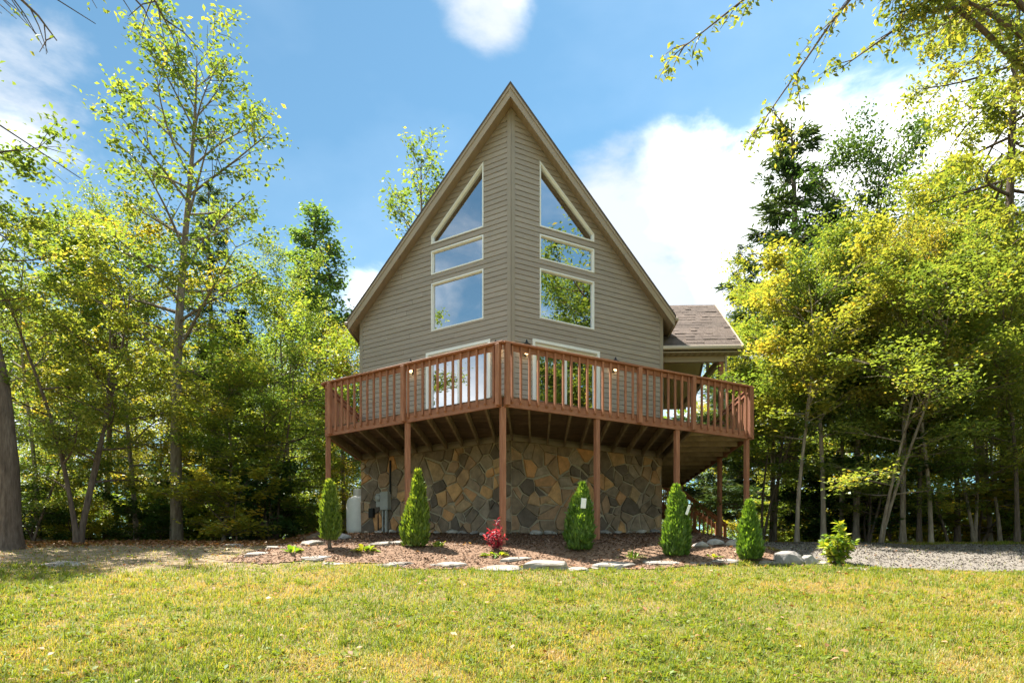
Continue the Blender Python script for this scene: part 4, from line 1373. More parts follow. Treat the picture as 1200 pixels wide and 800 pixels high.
proto('behind', 'bark_grey', 'leaf', seed=31, H=17, r0=0.16, cb=0.45, spread=2.2, nb=24, elev=48, nleaf=2300, leaf=0.19, sigma=0.2, prof=oval, lean=(0.6, 0))
place_tree('behind', px_x(490, 29), 29.0, top_h(172, 29), 0.4, 'sparse treetop showing over the left slope of the roof', 'sparse_tree')

# --- right of the house
place_tree('hemlock', px_x(925, 30), 30.0, top_h(150, 30), 2.2, 'tall ragged evergreen standing above the other trees right of the house', 'evergreen_tree', wide=1.6)
place_tree('hemlock', px_x(868, 36), 36.0, top_h(285, 36), 4.1, 'shorter evergreen just right of the porch roof', 'evergreen_tree', wide=.9)
place_tree('wood_a', px_x(1015, 27), 27.0, top_h(185, 27), 0.9, 'dark green tree with dense dome right of the tall evergreen', 'domed_tree', leafmat='leaf_dark', col=(1.25, 1.25, 1.1), wide=.8)
place_tree('wood_a', px_x(1085, 24), 24.0, top_h(235, 24), 2.4, 'broad green tree standing behind the two pale slim trunks', 'broad_tree')
place_tree('wood_c', px_x(905, 21), 21.0, top_h(335, 21), 5.0, 'bright yellow-green tree next to the right deck corner', 'bright_tree', leafmat='leaf_yellow', col=(.95, 1, .9))
place_tree('wood_b', px_x(1150, 22), 22.0, top_h(255, 22), 1.1, 'full green tree under the near pine at the right', 'full_tree', wide=1.1)
RT = [  # px of the trunk's foot, distance, key, treetop py, bark, words
    (965, 16.6, 'wood_b', 300, 'bark_pale', 'tree with a stout straight pale trunk beyond the gravel, behind the low shrub'),
    (934, 16.2, 'layer_c', 330, 'bark_pale', 'slim leaning pale sapling between the deck corner and the stout pale trunk'),
    (986, 17.4, 'layer_c', 310, 'bark_pale', 'thin sapling just right of the stout pale trunk'),
    (1003, 17.0, 'wood_a', 290, 'bark_grey', 'tree with a dark double trunk left of the forked grey tree'),
    (1031, 15.6, 'layer_b', 320, 'bark_grey', 'forked grey tree leaning left over the driveway edge'),
    (1058, 16.0, 'wood_b', 280, 'bark_grey', 'tree with a mossy grey trunk right of the forked grey tree'),
    (1077, 16.2, 'wood_c', 300, 'bark_brown', 'tree with a reddish brown trunk between mossy and pale trunks'),
    (1091, 15.9, 'layer_c', 330, 'bark_pale', 'pale thin tree right beside the reddish brown trunk'),
    (1122, 17.5, 'wood_b', 290, 'bark_brown', 'dark-trunked tree left of the paired grey saplings'),
    (1142, 16.4, 'layer_b', 340, 'bark_grey', 'paired grey saplings toward the right end of the driveway'),
    (1160, 18.0, 'layer_c', 320, 'bark_pale', 'pale sapling left of the dark trunk at the right edge'),
    (1192, 15.8, 'wood_c', 300, 'bark_brown', 'dark broad-trunked tree at the right photo edge beyond the gravel'),
    (908, 19.5, 'layer_c', 380, 'bark_grey', 'thin grey sapling seen just right of the corner post'),
]
for i, (u, y, key, tv, bark, lb) in enumerate(RT):
    place_tree(key, px_x(u, y), y, top_h(tv, y), i * 1.7, lb, 'woodland_tree', group='trees along the far side of the driveway', bark=bark,
               leafmat=('leaf_yellow' if i % 4 == 1 else None), col=(1 + .08 * (i % 3), 1, 1), wide=(.8 if key[0] == 'w' else 1.1))

UND = [  # low saplings filling the wood's edge: px, distance, key, treetop py, words
    (893, 18.6, 'layer_b', 430, 'leafy sapling filling the gap between the right deck corner and slim pale trunk'),
    (1018, 16.8, 'layer_b', 445, 'low leafy sapling between the double trunk and the forked grey tree'),
    (1112, 16.9, 'layer_b', 440, 'leafy sapling left of the dark trunk and paired grey saplings'),
    (1172, 16.6, 'layer_a', 430, 'low spreading sapling near the right end of the driveway'),
    (38, 17.0, 'layer_b', 440, 'low leafy sapling right of the thick left trunk'),
    (262, 18.4, 'layer_a', 440, 'low spreading sapling just right of the slender grey tree'),
    (325, 19.5, 'layer_b', 425, 'leafy sapling midway between the slender grey tree and the deck'),
    ]
for i, (u, y, key, tv, lb) in enumerate(UND):
    place_tree(key, px_x(u, y), y, top_h(tv, y), i * 2.1, lb, 'sapling', group='saplings at the edge of the woods', leafmat='leaf_yellow' if i % 2 else None, col=(1, 1.03, 1), wide=1.25)

# --- near pine-like tree at the right edge and the two overhanging trees just outside the frame
proto('right', 'bark_brown', 'leaf_yellow', seed=41, H=18, r0=0.17, cb=0.36, spread=4.3, nb=46, elev=-8, nleaf=30000, leaf=0.15, sigma=0.12, aspect=.42, flat=1.0, prof=lambda t: 0.95 - .45 * t, wob=.2, bend=.12, tint0=.42)
place_tree('right', px_x(1180, 18.5), 18.5, 18, 0.8, 'near dark-trunked tree with long drooping golden branches at upper right', 'drooping_tree')


def overhang_tree(name, base, limbs, seed, label, nleaf, leaf, h=9.0, tint0=.45):
    """A tree standing beside the view whose long limbs reach into it."""
    rng = np.random.default_rng(seed)
    bx, by = base; g = gz(bx, by)
    tt = np.linspace(0, 1, 10)
    tr = np.stack([0.15 * np.sin(tt * 3), 0.1 * np.sin(tt * 4), tt * h], 1)
    paths = [(tr, 0.24 * (1 - tt) ** .7 + .03, 12)]
    s0, s1, sc = [], [], []
    for z0, end, sag in limbs:
        k = z0 / h * 9; i0 = min(8, int(k)); b = tr[i0] + (tr[i0 + 1] - tr[i0]) * (k - i0)
        e = np.array(end) - np.array([bx, by, g])
        ss = np.linspace(0, 1, 14)
        bp = b + np.outer(ss, e - b)
        bp[:, 2] += sag * np.sin(np.pi * ss ** 1.2) + 0.05 * np.sin(ss * 17)
        bp[:, 0] += 0.12 * np.sin(ss * 9 + z0); bp[:, 1] += 0.15 * np.sin(ss * 7)
        L = np.linalg.norm(e - b)
        paths.append((bp, 0.05 * (1 - ss) ** .9 + .005, 6))
        for j in range(int(L * 7)):
            s = rng.uniform(.25, 1.0); kk = s * 13; j0 = min(12, int(kk)); p = bp[j0] + (bp[j0 + 1] - bp[j0]) * (kk - j0)
            d = bp[j0 + 1] - bp[j0]; d /= np.linalg.norm(d)
            dv = d * rng.uniform(.2, .9) + rng.normal(size=3) * np.array([.55, .55, .25]) + np.array([0, 0, -.38])
            dv /= np.linalg.norm(dv); l2 = rng.uniform(.25, .8) * (1.15 - .5 * s)
            q = p + dv * l2 + np.array([0, 0, -.1 * l2])
            paths.append((np.array([p, (p + q) / 2 + np.array([0, 0, .04]), q]), np.array([.008, .006, .003]), 3))
            s0.append(p); s1.append(q); sc.append(rng.normal())
    # crown about the trunk head, outside the picture
    for j in range(60):
        p = tr[-1] * rng.uniform(.6, 1.0); q = p + rng.normal(size=3) * np.array([1.0, 1.0, .7])
        paths.append((np.array([p, q]), np.array([.02, .005]), 3)); s0.append(p); s1.append(q); sc.append(rng.normal())
    s0, s1, sc = map(np.array, (s0, s1, sc))
    w = np.linalg.norm(s1 - s0, axis=1) * rng.uniform(.2, 1.6, len(s0))
    q = rng.choice(len(s0), nleaf, p=w / w.sum())
    pos = s0[q] + (s1[q] - s0[q]) * rng.uniform(.15, 1, nleaf)[:, None] + rng.normal(size=(nleaf, 3)) * .05
    tint = np.clip(tint0 + sc[q] * .15 + rng.normal(size=nleaf) * .2, 0, 1)
    t = thing(name, (bx, by, g), label, 'tree')
    V, Q = tube_arrays(paths, 5)
    mesh_obj('trunk', fast_mesh('trunk', V, quads=Q, smooth=True), 'bark_brown', t)
    mesh_obj('crown', leaf_mesh('crown', pos, leaf, rng, tint, aspect=.45, flat=.6, droop=.8), 'leaf_yellow', t)
    return t


def P(u, v, y): return (px_x(u, y), y, EZ + (685 - v) * y / 800)


overhang_tree('overhanging_tree', (8.6, 9.2), [(5.6, P(785, 50, 8.4), 1.6), (6.2, P(880, 148, 8.2), 2.2), (6.4, P(985, 70, 8.8), .9), (5.2, P(1045, 5, 8.6), .8), (7.5, P(840, -60, 9), .5), (7.0, P(1090, 30, 9.5), .4), (6.8, P(1120, -80, 8), .3)], 51,
              'leafy branches hanging into the sky at top right from a tree outside the frame', 12000, .085, h=9.5)
overhang_tree('overhanging_tree', (-6.4, 6.4), [(5.6, P(45, 32, 6.4), .5), (6.3, P(190, 25, 6.6), .9), (5.9, P(150, -8, 6.2), .4), (4.7, P(-60, 140, 6.3), .3), (6.8, P(120, -90, 6.6), .3)], 52,
              'bare twiggy branches reaching in at the top left corner', 900, .06, h=8.5, tint0=.25)

# --- the deeper wood: many alike trees behind, on both sides
rnd = random.Random(99)
SKY_U = [-300, 0, 100, 200, 300, 350, 395, 425, 440, 780, 830, 870, 900, 1000, 1100, 1200, 1500]
SKY_V = [290, 320, 370, 375, 390, 405, 440, 470, 480, 450, 420, 385, 345, 300, 305, 285, 270]
pts = []
tries = 0
GL, GR = 'deep woods left of the house', 'deep woods right of the house'
while len(pts) < 54 and tries < 6000:
    tries += 1
    u = rnd.uniform(-110, 1360)
    y = rnd.uniform(24 if u < 600 else 20, 46)
    x = px_x(u, y)
    if -6.5 < x < 8.5 and y < 28.5: continue
    if any((x - a) ** 2 + (y - b) ** 2 < 2.3 ** 2 for a, b in pts): continue
    tv = np.interp(u, SKY_U, SKY_V) + rnd.uniform(0, 70)
    h = min(top_h(tv, y), 17)
    if h < 3.0: continue
    pts.append((x, y))
    key = rnd.choice(['wood_d', 'wood_b', 'wood_d', 'wood_a', 'layer_b'] if h > 7 else ['layer_a', 'layer_b', 'layer_c', 'wood_c'])
    g = rnd.random()
    left = u < 600
    place_tree(key, x, y, h, rnd.uniform(0, 6.28), 'one of the crowded leafy trees in the deep woods ' + ('left of the house' if left else 'right of the house'), 'forest_tree', group=GL if left else GR,
               col=(0.8 + .45 * g, 0.9 + .2 * g, 0.8), leafmat='leaf_yellow' if g > .66 else ('leaf_dark' if g < .16 else None), wide=rnd.uniform(.75, 1.1) if h < 12 else rnd.uniform(.6, .85))

# bushes along the wood's edge
bp = []
tries = 0
while len(bp) < 74 and tries < 5000:
    tries += 1
    left = rnd.random() < .5
    y = rnd.uniform(16.6, 27)
    u = rnd.uniform(-40, 425) if left else rnd.uniform(815, 1240)
    x = px_x(u, y)
    if left and (x > -5.6 or (abs(u - 207) < 45 and y < 19.5)): continue
    if not left and (x < 8.2 and y < 26.5): continue
    if any((x - a) ** 2 + (y - b) ** 2 < 1.0 for a, b in bp): continue
    bp.append((x, y))
    g = rnd.random()
    place_tree(rnd.choice(('bush_a', 'bush_b')), x, y, rnd.uniform(1.2, 2.8), rnd.uniform(0, 6.28),
               'one of the low leafy bushes of the undergrowth ' + ('left of the house' if left else 'right of the house'), 'bush', 'bush',
               'undergrowth bushes ' + ('left' if left else 'right'), col=(.85 + .4 * g, .95 + .15 * g, .85), leafmat='leaf_yellow' if g > .7 else ('leaf_dark' if g < .3 else None), wide=rnd.uniform(.9, 1.4))

# trees beyond the frame on both sides and behind the camera (seen mirrored in the glass)
for i, (x, y, h, key) in enumerate([(16.5, 10.5, 17, 'wood_b'), (19.5, 8, 16, 'wood_a'), (17, 7, 12, 'wood_a'), (20, 2, 14, 'wood_b'), (17, -4, 11, 'wood_c'), (22, 11, 16, 'wood_a'), (25, 5, 16, 'wood_c'), (-24, 9.5, 8.5, 'wood_a'), (-27, 2, 7, 'wood_c'), (-22, 13, 8, 'wood_b'), (-30, 12, 9, 'wood_a'), (18, 13.5, 14, 'wood_b'), (26, -3, 15, 'wood_a')]):
    place_tree(key, x, y, h, i * 1.3, 'one of the trees outside the frame mirrored in the window glass', 'forest_tree', group='trees beyond the frame')


def far_woods():
    rng = np.random.default_rng(77)
    n = 95000
    u = rng.uniform(-250, 1450, n); y = rng.uniform(47, 66, n)
    x = (u - 600) / 800 * y
    top = (685 - np.interp(u, SKY_U, SKY_V) - 30) * y / 800 + EZ
    top = top * (0.70 + 0.5 * vnoise(x * .22, y * .22, 5))
    top = np.minimum(top, 22)
    g = ground(x, y)
    z = g + (top - g) * rng.random(n) ** 1.15
    low = rng.random(n) < .45                                      # thick low growth closing the view between the trunks
    z = np.where(low, g + rng.random(n) * 5.0, z); y = np.where(low, y - 4, y)
    pos = np.stack([x, y, z], 1)
    keep = (top > g + 1.0) & (vnoise(x * .8, z * .8 + y, 15) > .36)
    pos = pos[keep]
    tint = np.clip(.35 + .3 * (vnoise(pos[:, 0] * .4, pos[:, 2] * .4, 8) - .5) * 2 + rng.normal(size=len(pos)) * .15, 0, 1)
    me = leaf_mesh('far_woods', pos, .42, rng, tint, aspect=.6, flat=1.0)
    mesh_obj('far_woods', me, 'leaf', label='distant dense woodland closing the view behind all the trees', cat='woodland', kind='stuff')


far_woods()

# ------------------------------------------------------------------ plants of the bed
def arborvitae_mesh(seed, lobes, n=9000, power=1.55):
    """Upright conifer: small scale sprays packed over tapering lobes; lobes = (dx, dy, z0, height, radius)."""
    rng = np.random.default_rng(seed)
    pos, ax, tint = [], [], []
    tot = sum(h * r for _, _, _, h, r in lobes)
    for dx, dy, z0, h, r in lobes:
        k = int(n * h * r / tot)
        t = rng.random(k) ** 0.85
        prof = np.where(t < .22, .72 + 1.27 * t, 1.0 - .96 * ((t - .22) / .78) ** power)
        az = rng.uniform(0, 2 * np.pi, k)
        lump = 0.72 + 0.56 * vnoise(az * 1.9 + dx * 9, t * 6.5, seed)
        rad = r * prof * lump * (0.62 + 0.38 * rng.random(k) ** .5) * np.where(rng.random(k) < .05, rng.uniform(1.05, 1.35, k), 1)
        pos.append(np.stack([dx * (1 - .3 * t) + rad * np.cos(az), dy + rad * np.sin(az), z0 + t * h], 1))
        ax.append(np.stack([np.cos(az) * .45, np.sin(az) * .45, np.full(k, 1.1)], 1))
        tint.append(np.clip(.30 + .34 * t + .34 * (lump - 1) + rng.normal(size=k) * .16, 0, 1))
    pos, ax, tint = np.concatenate(pos), np.concatenate(ax), np.concatenate(tint)
    n = len(pos)
    d = ax + rng.normal(size=(n, 3)) * .28; d /= np.linalg.norm(d, axis=1, keepdims=True)
    out = pos * np.array([1, 1, 0]); out /= np.linalg.norm(out, axis=1, keepdims=True) + 1e-6
    tw = rng.normal(size=(n, 3)) * .8 + out
    sd = np.cross(d, tw); sd /= np.linalg.norm(sd, axis=1, keepdims=True)
    L = rng.uniform(.05, .12, n)[:, None]; W = L * .17
    V = np.stack([pos, pos + d * L * .5 + sd * W, pos + d * L, pos + d * L * .5 - sd * W], 1).reshape(-1, 3)
    b = np.arange(n) * 4
    return fast_mesh('foliage', V, quads=np.stack([b, b + 1, b + 2, b + 3], -1), tint=tint)


ARB = [
    (386, 643, 73, 'narrow column of arborvitae with bare brown foot in front of left deck post', [(0, 0, .14, .92, .17), (.03, 0, .16, .5, .18)], 4600, (1.05, .95, .9)),
    (487, 641, 87, 'tallest two-pointed arborvitae in front of the second deck post from left', [(.06, 0, .0, 1.0, .21), (-.13, .03, .0, .62, .17), (.05, -.05, 0, .5, .23)], 9500, (1.1, 1.0, .9)),
    (680, 645, 76, 'stout arborvitae with a white tag left of the post nearest the prow', [(.07, 0, .0, 1.0, .2), (-.10, .02, .0, .82, .22), (.0, -.05, 0, .6, .28)], 10000, (.85, .95, 1)),
    (792, 652, 80, 'stout arborvitae with a small white tag below the stairs', [(.0, 0, .0, 1.0, .22), (.13, .02, .0, .88, .17), (-.06, -.05, 0, .65, .25)], 10000, (.85, .95, 1)),
    (878, 656, 66, 'cone-shaped arborvitae in front of the right deck corner post', [(.0, 0, .0, 1.0, .24), (.02, -.03, 0, .6, .27)], 9000, (.9, 1.0, .95))]
arb_at = []
for i, (u, v, hp, lb, lobes, n, col) in enumerate(ARB):
    x, y, z = sight(u, v)
    h = hp * y / 800
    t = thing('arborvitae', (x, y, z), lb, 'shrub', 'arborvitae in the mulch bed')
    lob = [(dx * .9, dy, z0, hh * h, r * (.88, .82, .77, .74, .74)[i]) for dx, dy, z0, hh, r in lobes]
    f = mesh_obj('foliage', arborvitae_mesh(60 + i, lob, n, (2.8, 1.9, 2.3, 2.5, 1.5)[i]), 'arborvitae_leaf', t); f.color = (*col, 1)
    V, Q = tube_arrays([(np.array([[0, 0, -.1], [0.01, 0, h * .4], [0.02, 0, h * .8]]), np.array([.035, .025, .008]), 8)], 8)
    mesh_obj('stem', fast_mesh('stem', V, quads=Q, smooth=True), 'bark_brown', t)
    arb_at.append((x, y, z, h))
# white tags tied to two of them
for i, (dx, dz, lb, tilt) in ((2, (0.03, .70, 'white paper nursery tag on the stout shrub left of the post', .1)), (3, (0.14, .66, 'narrow white nursery tag on the shrub below the stairs', .5))):
    x, y, z, h = arb_at[i]
    t = mesh_obj('plant_tag', box_mesh('plant_tag', -.045 if i == 2 else -.022, .045 if i == 2 else .022, -.001, .001, -.085, .085, bevel=.0008), 'paper_tag', None, lb, 'tag')
    t.location = (x + dx, y - .27, z + h * dz); t.rotation_euler = (.12, tilt * .6, .1)


def rosette(seed, n, length, aspect, up, stem=0.0, spread=.12):
    """Leaves arching out of one crown: each a strip of three segments."""
    rng = np.random.default_rng(seed)
    V, Q, T = [], [], []
    for i in range(n):
        az = i * 2.399 + rng.uniform(-.3, .3); L = length * rng.uniform(.6, 1.15)
        el = math.radians(rng.uniform(*up))
        d = np.array([math.cos(az) * math.cos(el), math.sin(az) * math.cos(el), math.sin(el)])
        s = np.array([-math.sin(az), math.cos(az), 0])
        p0 = np.array([math.cos(az), math.sin(az), 0]) * spread * rng.random()
        wprof = [.15, .8, 1.0, .55, .03]
        b = len(V)
        for k in range(5):
            t = k / 4
            c = p0 + d * L * t + np.array([0, 0, -.45 * L * t * t])
            w = L * aspect * .5 * wprof[k]
            V += [c + s * w + np.array([0, 0, w * .35]), c, c - s * w + np.array([0, 0, w * .35])]
        tv = np.clip(rng.normal(.55, .25), 0, 1)
        for k in range(4):
            for m in (0, 1):
                Q.append((b + 3 * k + m, b + 3 * k + m + 1, b + 3 * k + m + 4, b + 3 * k + m + 3)); T.append(tv)
    return fast_mesh('leaves', np.array(V), quads=np.array(Q), tint=np.array(T), smooth=True)


def small_plant(name, u, v, me, mat, label, scale=1.0, col=(1, 1, 1)):
    x, y, z = sight(u, v)
    o = mesh_obj(name, me, mat, None, label, 'plant'); o.location = (x, y, z - .01); o.scale = (scale,) * 3; o.color = (*col, 1)
    return o


small_plant('hosta', 428, 645, rosette(71, 26, .26, .42, (15, 75)), 'hosta_leaf', 'small yellow-green hosta in the mulch below the meter box')
small_plant('day_lily', 742, 655, rosette(72, 46, .30, .09, (30, 85)), 'hosta_leaf', 'tuft of narrow bright green leaves between two stout shrubs', col=(.6, .8, .7))
small_plant('hosta', 836, 653, rosette(73, 18, .16, .42, (20, 75)), 'hosta_leaf', 'little yellow-green plant between the two shrubs nearest the right corner')
small_plant('hosta', 343, 647, rosette(74, 20, .24, .34, (25, 80)), 'hosta_leaf', 'green leafy plant left of the narrow leftmost shrub', col=(.6, .85, .7))
small_plant('ground_plant', 582, 650, rosette(75, 40, .17, .38, (5, 50), spread=.2), 'hosta_leaf', 'low yellow-green leaves spreading under the crimson plant')
small_plant('seedling', 512, 641, rosette(76, 22, .22, .35, (40, 85)), 'hosta_leaf', 'pale small plant right of the tallest two-pointed shrub', col=(.85, .85, 1.3))


def stemmed_plant(name, u, v, hp, seed, nst, wid, nleaf, leaf, mat, label, aspect=.4, cat='plant', col=(1, 1, 1)):
    x, y, z = sight(u, v); h = hp * y / 800
    rng = np.random.default_rng(seed)
    paths, pos, ax = [], [], []
    for i in range(nst):
        az = i * 2.399; rr = wid * (.25 + .75 * rng.random()); hh = h * (1 - .55 * (rr / wid) ** 1.5) * rng.uniform(.85, 1.05)
        if i == 0: rr, hh = .02, h
        tt = np.linspace(0, 1, 6)
        p = np.stack([rr * np.cos(az) * tt ** .8, rr * np.sin(az) * tt ** .8, tt * hh], 1)
        paths.append((p, .009 * (1 - tt) + .003, 5))
        for k in range(nleaf // nst):
            t = rng.uniform(.12, 1) ** .8; q = np.array([np.interp(t, tt, p[:, c]) for c in range(3)])
            a2 = rng.uniform(0, 6.28); pos.append(q); ax.append([math.cos(a2), math.sin(a2), rng.uniform(-.1, .7)])
    t = thing(name, (x, y, z), label, cat)
    V, Q = tube_arrays(paths, 5)
    mesh_obj('stem', fast_mesh('stem', V, quads=Q, smooth=True), 'bark_brown', t)
    n = len(pos)
    f = mesh_obj('leaves', leaf_mesh('leaves', np.array(pos), leaf, rng, np.clip(rng.normal(.55, .25, n), 0, 1), aspect=aspect, flat=.8, axis=np.array(ax), fold=.1), mat, t)
    f.color = (*col, 1)
    return t


stemmed_plant('crimson_plant', 581, 646, 37, 81, 8, .22, 300, .10, 'red_leaf', 'crimson-leaved plant at the foot of the prow post', aspect=.28)
stemmed_plant('leafy_shrub', 982, 661, 50, 82, 14, .30, 620, .13, 'hosta_leaf', 'bushy yellow-green shrub beside the gravel right of the boulder', aspect=.45, cat='shrub', col=(.95, 1, .9))

# ------------------------------------------------------------------ rocks
def rock_mesh(seed, sx, sy, sz, flat=False, sub=2, rough=.18):
    bm = bmesh.new()
    bmesh.ops.create_icosphere(bm, subdivisions=sub, radius=1.0)
    rnd2 = random.Random(seed)
    offs = [Vector((rnd2.uniform(-1, 1), rnd2.uniform(-1, 1), rnd2.uniform(-.6, 1))).normalized() for _ in range(9)]
    cut = [rnd2.uniform(.62, .92) for _ in range(9)]
    for v in bm.verts:
        p = v.co.normalized(); r = 1.0
        for o, c in zip(offs, cut):
            d = p.dot(o)
            if d > 1e-3: r = min(r, c / d)
        p = p * r * (1 + rnd2.uniform(-rough, rough) * .25)
        if flat: p.z = max(min(p.z, .55), -.6) + .12 * p.z
        v.co = Vector((p.x * sx, p.y * sy, p.z * sz))
    me = bpy.data.meshes.new('rock'); bm.to_mesh(me); bm.free()
    return me


def slab_mesh(seed, w, d, h):
    """Flat broken flagstone: irregular outline, split layers, chipped edge."""
    rnd2 = random.Random(seed)
    k = rnd2.randint(7, 10)
    out = []
    for i in range(k):
        a = 2 * math.pi * i / k + rnd2.uniform(-.22, .22); r = rnd2.uniform(.62, 1.12)
        out.append((math.cos(a) * r * w / 2, math.sin(a) * r * d / 2))
    V, Fc = [], []
    levels = [(-.12, 1.0), (h * .3, 1.03), (h * .42, .95), (h * .8, .93), (h, .82)]
    tx, ty = rnd2.uniform(-.05, .05), rnd2.uniform(-.03, .05)
    for z, s in levels:
        V += [(x * s + rnd2.uniform(-.012, .012), y * s + rnd2.uniform(-.012, .012), z + x * tx + y * ty + rnd2.uniform(-.006, .006)) for x, y in out]
    for j in range(len(levels) - 1):
        Fc += [(j * k + i, j * k + (i + 1) % k, (j + 1) * k + (i + 1) % k, (j + 1) * k + i) for i in range(k)]
    c = len(V); V.append((0, 0, h + rnd2.uniform(-.01, .012)))
    b = (len(levels) - 1) * k
    Fc += [(b + i, b + (i + 1) % k, c) for i in range(k)]
    return pydata('flagstone', V, Fc)


FLAG = [  # px, py of the middle of the foot, width px, depth m, height m, words
    (455, 664, 62, .38, .06, 'thin grey flagstone at the bed front below the hosta'),
    (522, 665, 46, .42, .07, 'pale flagstone with a notched right end at the bed front'),
    (586, 669, 62, .48, .08, 'broad pale flagstone at the bed front below the crimson plant'),
    (603, 659, 44, .30, .08, 'small pale flagstone tucked behind the broad one below the crimson plant'),
    (642, 668, 56, .55, .17, 'largest pale grey flagstone at the bed front left of the tagged shrub'),
    (676, 669, 34, .32, .07, 'low grey stone leaning on the largest flagstone'),
    (722, 667, 52, .42, .11, 'dark-edged layered flagstone below the tuft of narrow leaves'),
    (778, 662, 58, .34, .06, 'flat grey flagstone between narrow-leaved tuft and the shrub below the stairs'),
    (822, 662, 36, .3, .05, 'small tan flagstone right of the shrub below the stairs'),
    (853, 661, 46, .34, .07, 'tan flagstone left of the cone-shaped shrub'),
    (908, 661, 42, .3, .05, 'low flagstone left of the boulder'),
    (962, 661, 34, .32, .06, 'flat flagstone between the boulder and the yellow-green shrub'),
    (365, 657, 46, .34, .06, 'pale flagstone below the narrow leftmost shrub'),
    (395, 662, 44, .3, .04, 'thin sunken flagstone just right of the leftmost shrub'),
    (300, 652, 40, .3, .09, 'dark weathered slab alone on bare earth left of the bed'),
    (322, 644, 28, .3, .09, 'small grey slab behind the weathered slab left of the bed'),
    (362, 640, 30, .4, .12, 'squared grey slab left of the narrow leftmost shrub'),
    (65, 664, 66, .7, .05, 'wide pale flat rock on bare earth near the thick left trunk'),
    (272, 640, 24, .3, .08, 'small slab on bare earth right of the slender grey tree'),
    (445, 640, 34, .3, .10, 'grey slab beneath the gas tank corner'),
    (468, 639, 34, .35, .10, 'grey slab below the meter conduits'),
    (1010, 668, 30, .3, .05, 'small dark slab at the driveway edge right of the shrub')]
for i, (u, v, wp, dep, hh, lb) in enumerate(FLAG):
    x, y, z = sight(u, v)
    o = mesh_obj('flagstone', slab_mesh(300 + i, wp * y / 800, dep, hh), 'flagstone', None, lb, 'stone', 'flat stones edging the bed')
    o.scale = (1.05, 1.0, .8)
    o.location = (x, y + dep * .35, gz(x, y + dep * .35) - .02); o.rotation_euler = (0.19, random.uniform(-.04, .04), random.uniform(-.25, .25))
x, y, z = sight(930, 662)
o = mesh_obj('boulder', rock_mesh(401, .27, .22, .25), 'field_stone', None, 'pale rounded boulder at the right end of the bed', 'boulder'); o.location = (x, y + .2, z + .07)
x, y, z = sight(951, 661)
o = mesh_obj('boulder', rock_mesh(402, .2, .18, .16), 'field_stone', None, 'smaller brownish rock leaning on the right end boulder', 'boulder'); o.location = (x, y + .15, z + .03)
for i, (u, v, s, lb) in enumerate([(838, 639, .16, 'grey rock beside the foot of the rear side post, left'), (862, 640, .2, 'grey rock beside the foot of the rear side post, right'), (402, 632, .16, 'rock between the leftmost shrub and the mulch heap'), (820, 641, .14, 'small rock in front of the stair foot')]):
    x, y, z = sight(u, v)
    o = mesh_obj('rock', rock_mesh(420 + i, s * 1.3, s, s * .7), 'field_stone', None, lb, 'rock'); o.location = (x, y, z + .02)
# river stones along the foot of the stone wall
rnd3 = random.Random(55)
ORD = 'first second third fourth fifth sixth seventh eighth ninth tenth eleventh twelfth thirteenth fourteenth fifteenth sixteenth seventeenth eighteenth nineteenth twentieth'.split()
cnt = 0
for fn, ln, nm, side in ((fnL, LENL, 'left', -1), (fnR, LENR, 'right', 1)):
    s, k = .1, 0
    while s < ln - .1:
        w = rnd3.uniform(.11, .20)
        p = fn(s + w, 0, rnd3.uniform(.6, .85))
        cnt += 1
        o = mesh_obj('river_stone', rock_mesh(500 + cnt, w, w * .7, w * .45, sub=2), 'field_stone', None,
                     'rounded pale stone at the foot of the ' + nm + ' stone wall, ' + ORD[k] + ' from the prow', 'stone', 'river stones along the stone walls')
        k += 1
        o.location = (p.x, p.y, gz(p.x, p.y) + w * .3); o.rotation_euler = (rnd3.uniform(-.2, .2), rnd3.uniform(-.2, .2), rnd3.uniform(0, 6))
        s += 2 * w * rnd3.uniform(1.0, 1.35)

# ------------------------------------------------------------------ loose ground cover
def chips(name, n, region, keep, size, mat, label, cat, seed, flat=2.5, aspect=.4, zoff=.02, fold=.1):
    rng = np.random.default_rng(seed)
    x = rng.uniform(region[0], region[1], n); y = rng.uniform(region[2], region[3], n)
    k = keep(x, y, rng); x, y = x[k], y[k]
    pos = np.stack([x, y, ground(x, y) + zoff + rng.random(len(x)) * .012], 1)
    tint = np.clip(rng.normal(.5, .27, len(x)), 0, 1)
    return mesh_obj(name, leaf_mesh(name, pos, size, rng, tint, aspect=aspect, flat=flat, droop=0, fold=fold), mat, None, label, cat, None, 'stuff')


chips('bark_chips', 42000, (-5.4, 5.2, 10.4, 18.6), lambda x, y, r: (bed_mask(x, y) > .25 + .3 * r.random(len(x))), .055, 'chip', 'reddish brown bark mulch covering the bed in front of the house', 'mulch', 201)
chips('driveway_pebbles', 30000, (4.6, 22, 10.5, 16), lambda x, y, r: drive_mask(x, y), .036, 'pebble', 'pale gravel scattered over the driveway', 'gravel', 202, aspect=.8, zoff=.012, fold=.25)
chips('fallen_leaves', 4200, (-13, 14, 4, 16), lambda x, y, r: r.random(len(x)) < np.where((x < -2.5) & (y > 11.2), 1, .45) * np.where(drive_mask(x, y), .3, 1), .07, 'dead_leaf', 'dry brown leaves scattered over lawn and bare earth', 'leaves', 203, aspect=.6, zoff=.035)
chips('woodland_litter', 16000, (-16, -5.2, 14.2, 19), lambda x, y, r: r.random(len(x)) < sstep((y - 13.8) / 2), .09, 'dead_leaf', 'leaf litter on the floor of the woods at the left', 'leaves', 204, aspect=.6, zoff=.015)


